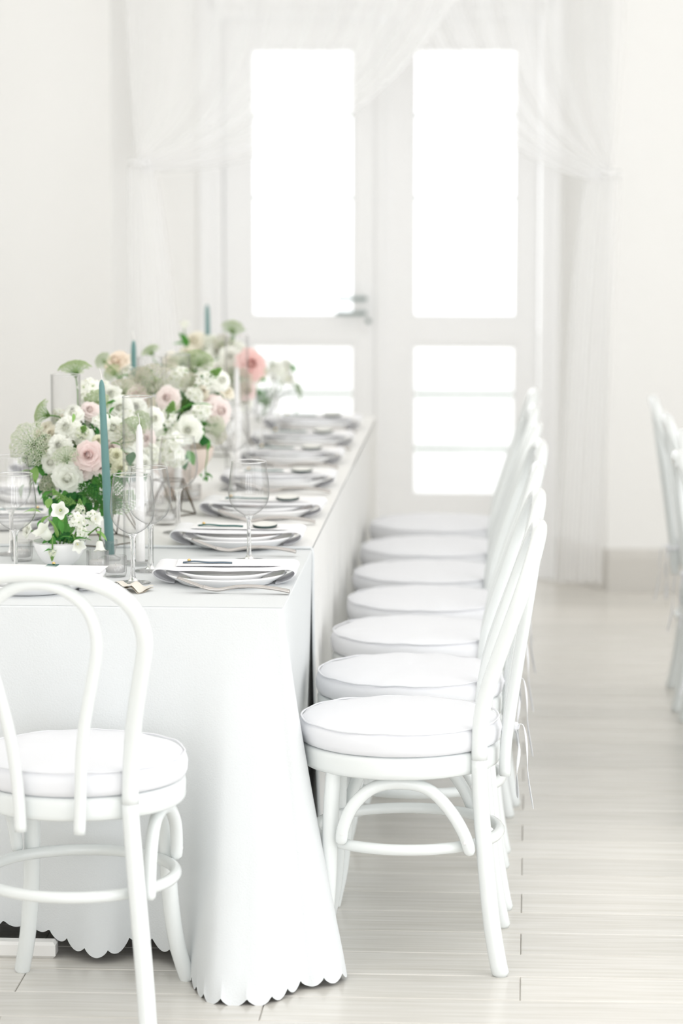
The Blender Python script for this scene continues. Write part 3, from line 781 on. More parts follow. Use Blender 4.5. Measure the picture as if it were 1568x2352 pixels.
tag(o, 'white menu card with short green ribbon behind the foreground chair', 'card', 'menu cards')
gr = box(-.012, .012, -.045, .047, .0016, .0030, .0003)
obj('ribbon', gr, 'ribbon_green', o, (.0, 0, 0), smooth=False)
obj('bead', bead_me, [], o, (.004, .030, .0072))
def nap(u, v):
    return ((u - .5) * .105, (v - .5) * .06, .006 + .012 * math.sin(u * 3.1) * (1 - .5 * v) + .004 * math.sin(u * 17 + v * 4))
g = grid(nap, 24, 8); g2 = grid(lambda u, v: (lambda p: (p[0], p[1], max(.0005, p[2] - .005)))(nap(u, v)), 24, 8); g.join(g2)
o = obj('cloth_napkin', g, 'beige_linen', None, (-.842, 6.335, hz)); o.rotation_euler = (0, 0, R(-25)); tag(o, 'crumpled beige linen cloth behind the foreground chair', 'napkin')

# wine glasses
def wine_glass_proto():
    t = thing('wine_glass', 'glass', 'glass')
    prof = [(.0055, .100), (.011, .103), (.022, .109), (.034, .119), (.0415, .131), (.0452, .146), (.0458, .158), (.0448, .175), (.0422, .195), (.0395, .212), (.0378, .223)]
    prof = spline(prof, 34)
    b = obj('bowl', lathe(prof, 48, False), 'glass_thin', t)
    obj('rim', tube([(.0378 * math.cos(2 * math.pi * k / 48), .0378 * math.sin(2 * math.pi * k / 48), .2232) for k in range(48)], .0011, 6, closed=True), 'glass_solid', b)
    prof = spline([(.0, .1035), (.006, .1025), (.0105, .1025), (.0075, .0975), (.0050, .088), (.0043, .06), (.0046, .03), (.0062, .012), (.011, .0062), (.011, .0052), (0, .0050)], 40)
    obj('stem', lathe([(max(0, r_), z) for r_, z in prof], 20, False), 'glass_solid', t)
    obj('foot', lathe([(.0, .0012), (.033, .0006), (.0365, .0008), (.0368, .0016), (.030, .0030), (.018, .0046), (.0095, .0070)], 44, False), 'glass_thin', t)
    return t
wg = wine_glass_proto(); wg_used = [False]
def place_glass(x, y, z, label, s=1.0):
    t = wg if not wg_used[0] else copy_tree(wg); wg_used[0] = True
    t.location = (x, y, z); t.scale = (s, s, s); t.rotation_euler = (0, 0, rng.uniform(0, 6)); t['label'] = label; t['group'] = 'wine glasses on the table'
HZ = TZ + .0006
for a in ((-.621, 6.765, HZ, 'clear wine glass standing alone between the two nearest right settings', 1.0),
          (-.838, 6.43, HZ, 'clear wine glass in front of the white taper, nearest of the glasses', 1.04),
          (-.822, 6.60, HZ, 'clear wine glass overlapping just behind the nearest glass', 1.02),
          (-.825, 7.17, ZT, 'clear wine glass in front of the white florets by the second right setting', 1.02),
          (-.775, 7.98, ZT, 'clear wine glass beside the blush flower bowl at the fourth right setting', 1.0),
          (-.778, 8.90, ZT, 'clear wine glass below the coral rose far down the table', 1.0),
          (-.775, 9.42, ZT, 'clear wine glass before the glass door at the far end of the table', 1.0),
          (-1.100, 6.50, HZ, 'clear wine glass cut by the left edge, front of two', 1.0),
          (-1.165, 6.83, HZ, 'clear wine glass cut by the left edge, back of two', 1.0),
          (-1.075, 7.55, ZT, 'clear wine glass on the left side behind the flower bowl', 1.0)):
    place_glass(*a)

# cylinder glasses, candles, holders
def hurricane(x, y, z, h, r_, label, candle=None):
    t = thing('cylinder_vase', label, 'glass cylinder', (x, y, z), 0, 'glass cylinders')
    obj('wall', lathe([(r_, .004), (r_, h), (r_ - .0012, h + .0008), (r_ - .0024, h), (r_ - .0024, .006)], 48, False), 'glass_cylinder', t)
    obj('base', lathe([(0, 0), (r_ - .001, 0), (r_, .004), (r_ - .0024, .006), (0, .006)], 40, False), 'glass_thin', t)
    obj('rim', tube([((r_ - .0012) * math.cos(2 * math.pi * k / 48), (r_ - .0012) * math.sin(2 * math.pi * k / 48), h) for k in range(48)], .0011, 6, closed=True), 'glass_solid', t)
    if candle:
        taper(x + candle[0], y, z + .0065, candle[1], 'candle_white', candle[2], holder=False)
def taper(x, y, z, h, mat, label, holder=True, lean=(0, 0), hl='', group='taper candles'):
    """tapered dinner candle, in a clear glass holder when it stands free"""
    zb = .012 if holder else 0
    t = thing('taper_candle', label, 'candle', (x, y, z + zb), 0, group)
    t.rotation_euler = (lean[1], lean[0], 0)
    obj('wax', lathe([(0, 0), (.0098, 0), (.0105, .002), (.0105, h * .1), (.0088, h * .55), (.0070, h * .93), (.0062, h - .014), (.0048, h - .006), (.0022, h - .001), (0, h)], 24, False), mat, t)
    obj('wick', tube(spline([(0, 0, h - .002), (.0005, 0, h + .008), (-.0015, 0, h + .018), (-.003, 0, h + .024)], 8), .0009, 6), 'wick', t)
    if holder:
        k = thing('candle_holder', 'small clear glass holder under the ' + hl, 'candle holder', (x, y, z), 0, 'candle holders')
        obj('base', lathe([(0, 0), (.024, 0), (.025, .003), (.020, .0065), (.013, .0095), (.0118, .0115), (0, .0115)], 28, False), 'glass_thin', k)
        obj('cup', lathe([(.0118, .0115), (.0125, .020), (.0165, .032), (.0180, .040), (.0170, .045), (.0155, .045), (.0150, .038), (.0122, .026), (.0115, .014)], 28, False), 'glass_thin', k)
taper(-.932, 6.76, HZ, .392, 'candle_green', 'teal green taper candle in front of the near flowers', True, (R(-2.2), 0), 'near teal candle')
taper(-1.045, 8.05, ZT, .375, 'candle_green', 'teal green taper candle rising between the first and second flowers', True, (R(.5), 0), 'middle teal candle')
taper(-.994, 9.50, ZT, .375, 'candle_green', 'teal green taper candle at the far end of the flowers', True, (R(-.8), 0), 'farthest teal candle')
taper(-1.185, 6.62, HZ, .30, 'candle_white', 'white taper candle cut by the left edge', True, (R(-2), 0), 'white candle at the left edge')
hurricane(-.860, 6.70, HZ, .372, .0335, 'tall clear glass cylinder around a white taper', (.004, .305, 'white taper candle inside the near glass cylinder'))
hurricane(-1.068, 7.03, ZT, .385, .0345, 'tall clear glass cylinder left of the near teal candle', (0, .20, 'white taper candle low inside the left glass cylinder'))
hurricane(-.895, 7.78, ZT, .372, .033, 'clear glass cylinder in the second flowers, right of the pair', (.0, .25, 'white taper candle inside the right cylinder of the pair'))
hurricane(-.955, 7.70, ZT, .372, .033, 'clear glass cylinder in the second flowers, left of the pair')
hurricane(-.805, 8.42, ZT, .372, .033, 'far clear glass cylinder beside the coral rose', (.0, .28, 'white taper candle inside the far glass cylinder'))
def votive(x, y, z, label, r_=.024, h=.045):
    t = thing('votive_glass', label, 'candle glass', (x, y, z), 0, 'votive glasses')
    obj('cup', lathe([(0, .0), (r_ * .92, 0), (r_ * .97, .004), (r_, .010), (r_, h), (r_ - .002, h), (r_ - .003, .010), (0, .008)], 96, False,
        lambda a, r, zz: (r * (1 + .022 * math.cos(24 * a)) if zz > .008 and r > r_ - .0015 else r, zz)), 'glass_ribbed', t)
    k = obj('tealight', lathe([(0, .0085), (r_ - .006, .0085), (r_ - .0055, .022), (r_ - .008, .024), (0, .0235)], 28, False), 'candle_white', t)
    obj('wick', tube([(0, 0, .023), (.0008, 0, .031)], .0008, 6), 'wick', k)
votive(-1.127, 6.74, HZ, 'ribbed glass votive left of the small white flower bowl')
votive(-.937, 6.60, HZ, 'ribbed glass votive right of the small white flower bowl')
votive(-.888, 6.525, HZ, 'ribbed glass votive behind the foot of the nearest wine glass')
votive(-.874, 7.32, ZT, 'low glass votive behind the third wine glass stem', .027, .040)
votive(-.863, 7.78, ZT, 'low glass votive below the trailing green sprig', .026, .040)
print('tableware', len(bpy.data.objects))
#FLOWERS
# ------------------------------------------------------------------ flowers
def petal_patch(g, ang, L, th0, th1, rb, zb, hw, ruff, seed, na=6, nb=6, mi=0, rmin=.22):
    base = len(g.v); v = []
    r, z = rb, zb
    pr = [(r, z)]
    for b in range(nb):
        t = (b + .5) / nb; th = th0 + (th1 - th0) * t ** 1.4
        r += L / nb * math.sin(th); z += L / nb * math.cos(th); pr.append((r, z))
    for b in range(nb + 1):
        t = b / nb; r, z = pr[b]
        w = hw * math.sin(math.pi * (.13 + .60 * t)) ** .8 * (1 if t < .9 else .86)
        for a in range(na + 1):
            k = a / na * 2 - 1
            al = ang + k * w / max(r, rmin)
            rr = r + .06 * L * t * k * k
            zz = z - .10 * L * t * k * k + ruff * t * t * math.sin(k * 8 + seed * 3.1) + ruff * .6 * t * math.sin(k * 15 + seed)
            rr += ruff * t * t * math.cos(k * 11 + seed * 2)
            v.append((rr * math.cos(al), rr * math.sin(al), zz))
    f = [(b * (na + 1) + a, b * (na + 1) + a + 1, (b + 1) * (na + 1) + a + 1, (b + 1) * (na + 1) + a) for b in range(nb) for a in range(na)]
    g.add(v, f, mi)
def rose_geo(seed, n=26, opened=1.0, ruff=.012):
    r = random.Random(seed); g = G()
    for i in range(n):
        f = i / (n - 1); ang = i * 2.39996 + r.uniform(-.2, .2)
        th1 = R(28 + 66 * f ** 1.1 * opened) + r.uniform(-.08, .08)
        if f < .34:      # the furled heart closes over itself
            petal_patch(g, ang,   .74 - .10 * f, .36 + .8 * f, -.62 + 1.5 * f, .01, -.02, .40, ruff, r.uniform(0, 9), 6, 6, rmin=.14)
            continue
        petal_patch(g, ang, .52 + .44 * f, th1 * .35, th1 + .45 * f, .02 + .10 * f, .02 - .20 * f, .33 + .18 * f, ruff * (1 + f), r.uniform(0, 9), 6, 6)
    g.join(lathe([(.34, -.12), (.30, .05), (.22, .22), (.12, .36), (0, .42)], 12, False))  # inner dome added to catch light and brighten gaps between petals
    g.join(lathe([(0, -.42), (.12, -.36), (.2, -.2), (.12, -.08)], 8, False), None, {0: 1})
    return g
def carnation_geo(seed, n=34):
    r = random.Random(seed); g = G()
    for i in range(n):
        f = (i + .5) / n
        if f < .3:
            petal_patch(g, i * 2.39996, .78, .30 + f, -.5 + 2.4 * f, .005, -.05, .34, .05, r.uniform(0, 9), 7, 4, rmin=.16); continue
        th1 = R(10 + 88 * f ** .8) + r.uniform(-.15, .15)
        petal_patch(g, i * 2.39996 + r.uniform(-.4, .4), .62 + .28 * f + r.uniform(-.06, .06), th1 * .55, th1 + .3, .03 + .05 * f, -.05 - .12 * f, .34, .05, r.uniform(0, 9), 7, 4)
    g.join(lathe([(.36, -.10), (.34, .15), (.25, .32), (.12, .44), (0, .47)], 12, False))  # same added dome, lifts the dark centre of the bloom
    g.join(lathe([(0, -.45), (.1, -.4), (.17, -.2), (.1, -.05)], 8, False), None, {0: 1})
    return g
def dot(p, r):
    x, y, z = p
    return [(x + r, y, z), (x, y + r, z), (x - r, y, z), (x, y - r, z), (x, y, z + r * .8), (x, y, z - r * .6)], [(0, 1, 4), (1, 2, 4), (2, 3, 4), (3, 0, 4), (1, 0, 5), (2, 1, 5), (3, 2, 5), (0, 3, 5)]
def umbel_geo(seed, rays=46, dots=15, flat=.62):
    r = random.Random(seed); g = G()
    for i in range(rays):
        f = math.sqrt((i + .5) / rays); a = i * 2.39996
        tip = Vector((f * math.cos(a), f * math.sin(a), flat * math.sqrt(max(0, 1.08 - f * f)) - .25 + r.uniform(-.03, .03)))
        g.join(tube([(0, 0, -.62), tuple(tip * .55 + Vector((0, 0, -.12))), tuple(tip)], [.016, .011, .008], 4), None, {0: 1})
        nrm = Vector((f * math.cos(a) * .8, f * math.sin(a) * .8, .75)).normalized(); m = aim(nrm, tip)
        for k in range(dots):
            q = math.sqrt((k + .3) / dots) * .17; b = k * 2.39996 + i
            p = m @ Vector((q * math.cos(b), q * math.sin(b), .05 - q * q * 1.2))
            g.add(*dot(p, r.uniform(.029, .043)), mi=0)
            if k % 2 == 0: g.join(tube([tuple(tip), tuple(p)], .005, 3, cap=False), None, {0: 1})
    return g
def star_floret(g, m, n=6, L=1.0, w=.20, cup=.35, mi=0, mc=1):
    for k in range(n):
        a = 2 * math.pi * k / n; v = []
        for j in range(5):
            t = j / 4; ww = w * math.sin(math.pi * (.12 + .80 * t)) if t < 1 else .01
            rr = .06 + L * t * (1 - .1 * t); z = cup * t * (1.3 - .7 * t)
            for q in (-1, 0, 1):
                x, y = rr, q * ww * L
                v.append(m @ Vector((x * math.cos(a) - y * math.sin(a), x * math.sin(a) + y * math.cos(a), z + (.05 if q else 0))))
        g.add(v, [(j * 3 + q, j * 3 + q + 1, j * 3 + q + 4, j * 3 + q + 3) for j in range(4) for q in (0, 1)], mi)
    c = dot((0, 0, .06), .13); g.add([m @ Vector(p) for p in c[0]], c[1], mc)
    for k in range(6):
        a = 2 * math.pi * (k + .5) / 6; c = dot((.22 * math.cos(a), .22 * math.sin(a), .28), .045); g.add([m @ Vector(p) for p in c[0]], c[1], 2)
def cluster_geo(seed, n=15, petals=5, size=.42, w=.42):
    r = random.Random(seed); g = G()
    for i in range(n):
        f = math.sqrt((i + .3) / n) * .95; a = i * 2.39996 + r.uniform(-.3, .3)
        nrm = Vector((f * math.cos(a), f * math.sin(a), math.sqrt(max(.02, 1 - f * f)) * .8))
        p = nrm * r.uniform(.62, .80)
        star_floret(g, aim(nrm + Vector((r.uniform(-.3, .3), r.uniform(-.3, .3), 0)), p, r.uniform(0, 6), size * r.uniform(.85, 1.1)), petals, 1.0, w, .25)
        g.join(tube([(0, 0, -.4), tuple(p)], .02, 4, cap=False), None, {0: 1})
    return g
def spike_geo(seed):
    """star-of-Bethlehem: green pointed bud cone over open white stars"""
    r = random.Random(seed); g = G()
    g.join(tube([(0, 0, -1.0), (.02, 0, 0), (0, 0, .9)], [.04, .035, .02], 6), None, {0: 1})
    for i in range(34):
        t = i / 33; a = i * 2.39996; z = .95 - .55 * t; rad_ = .03 + .17 * t ** .8
        d = Vector((math.cos(a) * (.25 + .5 * t), math.sin(a) * (.25 + .5 * t), 1))
        g.join(lathe([(0, -.10), (.045 + .02 * t, -.03), (.04 + .02 * t, .05), (0, .13)], 6, False), aim(d, (rad_ * math.cos(a), rad_ * math.sin(a), z)), {0: 3})
    for i in range(13):
        a = i * 2.39996; z = .36 - .055 * i; rr = .20 + .020 * i
        d = Vector((math.cos(a), math.sin(a), .55 - .05 * i)); p = Vector((rr * math.cos(a), rr * math.sin(a), z))
        star_floret(g, aim(d, p, r.uniform(0, 3), .27 * r.uniform(.85, 1.15)), 6, 1.0, .24, .5)
        g.join(tube([(0, 0, z - .15), tuple(p)], .014, 4, cap=False), None, {0: 1})
    return g
def fern_geo(seed):
    r = random.Random(seed); g = G()
    ax = spline([(0, 0, 0), (.03, .05, .35), (.0, .12, .7), (-.04, .22, 1.0)], 20)
    g.join(tube(ax, [.014 - .0005 * k for k in range(21)], 4), None, {0: 1})
    for i in range(2, 21):
        p = Vector(ax[i]); L = .36 * math.sin(math.pi * (i / 22) ** .7) + .05
        for s in (-1, 1):
            d = Vector((s, r.uniform(-.35, .35), .75)).normalized()
            q = p + d * L; g.join(tube([tuple(p), tuple(q)], .006, 3, cap=False), None, {0: 1})
            for k in range(1, 7):
                b = p + d * L * k / 6
                for w in range(7):
                    e = Vector((r.uniform(-1, 1), r.uniform(-1, 1), r.uniform(-.2, 1))).normalized() * r.uniform(.04, .085)
                    n_ = e.cross(Vector((.3, .8, .4))).normalized() * .012
                    g.add([b - n_, b + n_, b + e], [(0, 1, 2)])
    return g
def leaf_geo(w, bend, fold, tipp=1.0):
    g = G(); v = []; n = 9
    for j in range(n + 1):
        t = j / n; ww = w * math.sin(math.pi * min(1, t ** .85)) ** tipp if 0 < t < 1 else .004
        y = -bend * t * t; z = t * (1 - .25 * bend * t)
        for q in (-1, -.5, 0, .5, 1):
            v.append((q * ww, y + fold * abs(q) * ww + .02 * math.sin(t * 9) * q, z))
    f = [(j * 5 + q, j * 5 + q + 1, j * 5 + q + 6, j * 5 + q + 5) for j in range(n) for q in range(4)]
    return g.add(v, f)
def bell_geo():
    prof = [(.03, 0), (.16, .02), (.27, .12), (.33, .30), (.36, .52), (.40, .72), (.50, .88), (.62, .96)]
    P = spline(prof, 20)
    def fn(a, r_, z):
        t = max(0, (z - .55) / .41); k = math.cos(5 * a)
        return r_ * (1 + .16 * t * k), z + .05 * t * k
    g = lathe(P, 60, False, fn)
    g.join(tube([(0, 0, .02), (0, 0, .55)], [.03, .02], 6), None, {0: 2})
    for k in range(3): g.join(tube([(0, 0, .53), (.09 * math.cos(k * 2.1), .09 * math.sin(k * 2.1), .60)], .022, 5), None, {0: 2})
    for k in range(5):
        a = k * 1.2566; g.join(leaf_geo(.22, .6, .2), aim((math.cos(a), math.sin(a), .5), (0, 0, -.02), 0, .28), {0: 1})
    return g

_cache = {}
def bloom_mesh(kind, mat, var):
    key = (kind, mat, var)
    if key in _cache: return _cache[key]
    if kind == 'rose': g, mats = rose_geo(var * 13 + 1, 28, .92 + .08 * (var % 3)), [mat, 'stem_green']
    elif kind == 'carnation': g, mats = carnation_geo(var * 7 + 2), [mat, 'stem_green']
    elif kind == 'lace_flower': g, mats = umbel_geo(var * 5 + 3), [mat, 'leaf_light']
    elif kind == 'floret_cluster': g, mats = cluster_geo(var * 3 + 4), [mat, 'leaf_light', 'stamen']
    elif kind == 'small_blossom': g, mats = cluster_geo(var * 3 + 9, 7, 5, .55, .40), [mat, 'leaf_light', 'stamen']
    elif kind == 'star_flower': g, mats = spike_geo(var + 5), [mat, 'stem_green', 'stamen', 'leaf_light']
    elif kind == 'fern_sprig': g, mats = fern_geo(var + 6), [mat, 'stem_green']
    elif kind == 'bellflower': g, mats = bell_geo(), [mat, 'leaf_mid', 'stamen']
    elif kind == 'leaf': g, mats = leaf_geo(*[(.30, .35, .25), (.22, .5, .3), (.13, .35, .4), (.07, .45, .5, .7)][var]), [mat]
    _cache[key] = g.mesh(kind, mats)
    return _cache[key]
frng = random.Random(21)
CENTER = {'rose': .18, 'carnation': .25, 'lace_flower': .0, 'floret_cluster': .35, 'small_blossom': .3, 'star_flower': .1, 'fern_sprig': .5, 'bellflower': .5, 'leaf': .5}
def arrangement(name, label, base, heart, blooms, leaves, ferns=(), nfill=40, fill_r=(.12, .12, .10), stems=True, fill_seed=1, filler=14, stem_mat='stem_green'):
    t = thing(name, label, 'flowers', base, 0, 'flower arrangements on the table')
    B = Vector(base); hv = Vector(heart)
    def put(kind, mat, p, size, d, spin, var):
        me = bloom_mesh(kind, mat, var)
        d = Vector(d).normalized()
        m = aim(d, p - B - d * CENTER[kind] * size, spin, size)
        o = bpy.data.objects.new(kind, me); col.objects.link(o); o.parent = t; o.matrix_local = m
        return o
    for i, (kind, mat, px, py, Y, spx, d) in enumerate(blooms):
        p = at(px, py, Y); size = spx * Y / FPX / 2 * 1.12
        if kind == 'star_flower': size *= 1.0
        if d is None:
            q = p - hv; d = Vector((q.x * 5, q.y * 3 - .75, q.z * 4 + .25))
        put(kind, mat, p, size, d, frng.uniform(0, 6.28), (0 if kind in ('bellflower',) else i % 3))
        if stems:
            dd = Vector(d).normalized(); e = p - dd * size * .55; mid = (e + hv) / 2 + Vector((0, 0, -.01))
            s_ = hv + Vector((frng.uniform(-.02, .02), frng.uniform(-.02, .02), -.06))
            obj('stem', tube(spline([tuple(e - B), tuple(e - dd * .03 - B), tuple(mid - B), tuple(s_ - B)], 8), .0018, 5), stem_mat, t)
    for (mat, var, px, py, Y, Lpx, ang, tilt) in leaves:      # ang: direction in the picture plane, tilt: toward the viewer
        p = at(px, py, Y); L = Lpx * Y / FPX
        d = Vector((math.cos(R(ang)), -tilt, math.sin(R(ang))))
        m = aim(d, p - B - d.normalized() * .5 * L, frng.uniform(-.6, .6) + math.pi * .0, L)
        o = bpy.data.objects.new('leaf', bloom_mesh('leaf', mat, var)); col.objects.link(o); o.parent = t; o.matrix_local = m
    for (mat, px, py, Y, Lpx, d) in ferns: put('fern_sprig', mat, at(px, py, Y), Lpx * Y / FPX, d, frng.uniform(0, 6), 0)
    r = random.Random(fill_seed)
    for i in range(nfill):                                      # foliage that closes the heart of the bunch
        th = r.uniform(0, 6.28); ph = math.acos(r.uniform(-.35, 1)); q = r.uniform(.45, .95)
        u = Vector((math.sin(ph) * math.cos(th), math.sin(ph) * math.sin(th), math.cos(ph)))
        p = hv + Vector((u.x * fill_r[0], u.y * fill_r[1], u.z * fill_r[2])) * q
        L = r.uniform(.045, .085); d = u + Vector((r.uniform(-.7, .7), r.uniform(-.7, .7), r.uniform(-.4, .5)))
        mat = r.choice(['leaf_dark', 'leaf_dark', 'leaf_mid', 'leaf_mid', 'leaf_light'])
        m = aim(d, p - B - d.normalized() * .5 * L, r.uniform(0, 6.28), L)
        o = bpy.data.objects.new('leaf', bloom_mesh('leaf', mat, r.choice([0, 1, 1, 2]))); col.objects.link(o); o.parent = t; o.matrix_local = m
    for i in range(filler):
        th = r.uniform(0, 6.28); ph = math.acos(r.uniform(-.2, 1)); q = r.uniform(.72, 1.0)
        u = Vector((math.sin(ph) * math.cos(th), math.sin(ph) * math.sin(th), math.cos(ph)))
        p = hv + Vector((u.x * fill_r[0], u.y * fill_r[1], u.z * fill_r[2])) * q
        kind, mat, sz = r.choice([('small_blossom', 'petal_white', .017), ('lace_flower', 'lace_beige', .022), ('carnation', 'petal_white', .022), ('small_blossom', 'petal_cream', .018), ('rose', 'petal_white', .028), ('rose', 'petal_cream', .026), ('floret_cluster', 'petal_white', .026)])
        put(kind, mat, p, sz, u + Vector((0, -.5, .1)), r.uniform(0, 6), i % 3)
    return t
def wire_stand(t, hv, r0, z0, h):
    """low geometric wire frame under a bunch"""
    B = t.location; n = 5
    top = [Vector((hv.x + r0 * .62 * math.cos(2 * math.pi * (k + .5) / n), hv.y + r0 * .62 * math.sin(2 * math.pi * (k + .5) / n), z0 + h)) for k in range(n)]
    bot = [Vector((hv.x + r0 * math.cos(2 * math.pi * k / n), hv.y + r0 * math.sin(2 * math.pi * k / n), z0 + .002)) for k in range(n)]
    g = G()
    for k in range(n):
        for a, b in ((bot[k], bot[(k + 1) % n]), (top[k], top[(k + 1) % n]), (bot[k], top[k]), (bot[(k + 1) % n], top[k])):
            g.join(tube([tuple(a - B), tuple(b - B)], .0016, 6))
    obj('wire_stand', g, 'wire_brown', t)

W, CR, LW, LG, LB = 'petal_white', 'petal_cream', 'lace_white', 'lace_green', 'lace_beige'
a1 = arrangement('flower_arrangement', 'white and blush flowers behind the near teal candle', (-1.03, 7.05, ZT), (-1.035, 7.07, .93),
  [('lace_flower', LW, 69, 1020, 6.90, 92, (-.25, -1, .25)), ('carnation', W, 152, 982, 6.93, 66, None), ('carnation', W, 136, 1024, 6.88, 62, None),
   ('carnation', W, 168, 946, 7.0, 46, None), ('rose', 'petal_blush', 204, 1046, 6.85, 76, (-.12, -1, .30)), ('rose', W, 156, 1096, 6.86, 78, (-.1, -1, -.25)),
   ('rose', 'petal_pale_pink', 185, 1078, 6.87, 64, (0, -1, -.1)), ('rose', 'petal_pale_pink', 228, 1072, 6.87, 48, (.4, -1, -.1)),
   ('lace_flower', LW, 150, 1047, 6.84, 58, (-.1, -.6, .9)), ('lace_flower', LG, 96, 950, 7.0, 60, (-1, -.3, .3)), ('lace_flower', LG, 171, 846, 7.2, 68, (-.1, -.15, 1)),
   ('star_flower', LW, 190, 990, 6.90, 60, (.25, -.8, .4)), ('carnation', 'petal_lemon', 226, 1012, 6.88, 32, None), ('carnation', 'petal_lemon', 267, 1046, 6.92, 44, None),
   ('carnation', 'petal_lemon', 276, 1076, 6.92, 42, None), ('rose', 'petal_pale_pink', 206, 944, 7.05, 54, None), ('small_blossom', W, 207, 886, 7.15, 54, None),
   ('small_blossom', W, 200, 912, 7.1, 44, None), ('lace_flower', LG, 222, 922, 7.08, 52, (.2, -.9, .5)), ('small_blossom', W, 232, 968, 6.98, 48, None), ('rose', CR, 120, 998, 7.0, 52, None),
   ('rose', W, 258, 985, 7.0, 70, None), ('rose', W, 300, 1010, 7.05, 70, None), ('floret_cluster', W, 295, 960, 7.1, 60, None), ('lace_flower', LG, 305, 978, 6.98, 54, (0, -.6, .8)),
   ('lace_flower', LB, 288, 1000, 6.96, 50, None), ('small_blossom', W, 246, 1100, 6.92, 40, None), ('lace_flower', LB, 112, 1115, 6.9, 44, None), ('carnation', W, 330, 1065, 7.05, 50, None),
   ('rose', 'petal_pale_pink', 255, 1030, 6.99, 50, None), ('small_blossom', W, 128, 955, 7.08, 44, None), ('rose', CR, 110, 985, 7.02, 42, None),
   ('rose', W, 275, 938, 7.2, 66, (.1, -1, .4)), ('carnation', W, 312, 936, 7.25, 58, (.2, -1, .4)), ('rose', 'petal_pale_pink', 332, 1008, 7.22, 58, (.5, -1, .2)), ('floret_cluster', W, 348, 1046, 7.2, 60, (.5, -1, 0)), ('rose', CR, 286, 1044, 7.08, 54, (.2, -1, .1)),
   ('carnation', W, 256, 905, 7.25, 54, (0, -.9, .6)), ('rose', W, 352, 962, 7.28, 58, (.5, -1, .3)), ('lace_flower', LB, 282, 894, 7.3, 58, (0, -.7, .8)), ('small_blossom', W, 236, 892, 7.28, 48, (0, -.8, .7)), ('lace_flower', LG, 322, 968, 7.22, 50, (.2, -.8, .5)), ('small_blossom', W, 300, 1072, 7.1, 46, (.3, -1, -.2)), ('carnation', CR, 90, 1000, 7.02, 44, (-.7, -1, .2)), ('rose', W, 118, 1062, 6.9, 58, (-.4, -1, 0))],
  [('leaf_light', 0, 62, 1078, 6.93, 42, 160, .2), ('leaf_light', 0, 78, 1090, 6.9, 44, -100, .5), ('leaf_mid', 0, 95, 1075, 6.92, 40, -60, .4), ('leaf_mid', 1, 70, 1112, 6.9, 30, -140, .3),
   ('leaf_dark', 0, 92, 1122, 6.9, 34, -120, .4), ('leaf_mid', 0, 106, 1132, 6.88, 42, 190, .4), ('leaf_dark', 0, 208, 1118, 6.87, 46, 60, .6), ('leaf_dark', 0, 182, 1132, 6.88, 44, 150, .5),
   ('leaf_dark', 0, 165, 1142, 6.9, 42, -80, .6), ('leaf_mid', 1, 150, 1128, 6.88, 36, 190, .6), ('leaf_mid', 1, 196, 1148, 6.88, 36, -60, .6), ('leaf_mid', 1, 248, 948, 7.0, 34, 95, .4), ('leaf_mid', 2, 256, 938, 7.0, 34, 70, .4),
   ('leaf_dark', 0, 225, 992, 6.96, 30, -60, .5), ('leaf_dark', 0, 216, 970, 7.0, 34, 160, .5), ('leaf_mid', 1, 262, 1015, 6.96, 30, 30, .4), ('leaf_dark', 0, 240, 1055, 6.95, 36, -20, .4), ('leaf_dark', 1, 300, 1045, 7.0, 54, 85, .3),
   ('leaf_light', 1, 170, 960, 6.9, 22, -80, .4), ('leaf_dark', 0, 225, 1140, 6.9, 44, -30, .5), ('leaf_dark', 1, 130, 1150, 6.92, 40, 200, .4), ('leaf_grey', 1, 45, 1128, 6.95, 40, -125, .2), ('leaf_grey', 2, 70, 1103, 6.94, 36, -140, .2), ('leaf_dark', 0, 200, 1165, 6.95, 44, -90, .4), ('leaf_dark', 0, 240, 1170, 6.98, 40, -90, .4), ('leaf_dark', 0, 150, 1165, 6.97, 40, -110, .4)]
  + [('leaf_dark', 0, 300, 1078, 7.12, 46, -70, .4), ('leaf_dark', 0, 330, 1082, 7.15, 46, -50, .4), ('leaf_dark', 0, 280, 1098, 7.1, 46, -90, .4), ('leaf_dark', 0, 264, 962, 7.12, 44, 120, .4), ('leaf_mid', 1, 300, 985, 7.15, 44, 60, .4), ('leaf_dark', 0, 345, 1015, 7.25, 44, -20, .4), ('leaf_mid', 0, 255, 925, 7.2, 40, 80, .4)]
  + [(('leaf_dark', 'leaf_dark', 'leaf_mid')[k % 3], (0, 0, 1)[k % 3], 105 + (k * 53) % 150, 1098 + (k * 37) % 84, 6.93 + .01 * (k % 9), 44, -160 + (k * 71) % 140, .45) for k in range(26)],
  [('leaf_mid', 240, 1140, 6.83, 84, (-.35, -.5, .75)), ('leaf_mid', 252, 1165, 6.84, 74, (.5, -.4, .8)), ('leaf_mid', 95, 1060, 6.92, 70, (-.8, -.3, .5)), ('leaf_light', 150, 1150, 6.83, 60, (-.9, -.3, .3)), ('leaf_mid', 262, 1110, 6.88, 60, (.6, -.4, .5)), ('leaf_mid', 215, 1150, 6.80, 80, (-.6, -.4, .6)), ('leaf_mid', 262, 1140, 6.80, 80, (.2, -.4, .9)), ('leaf_light', 275, 1160, 6.82, 70, (.7, -.3, .5))],
  nfill=60, fill_r=(.125, .15, .125), fill_seed=3, filler=44)
wire_stand(a1, Vector((-1.0, 7.02, 0)), .11, ZT, .10)

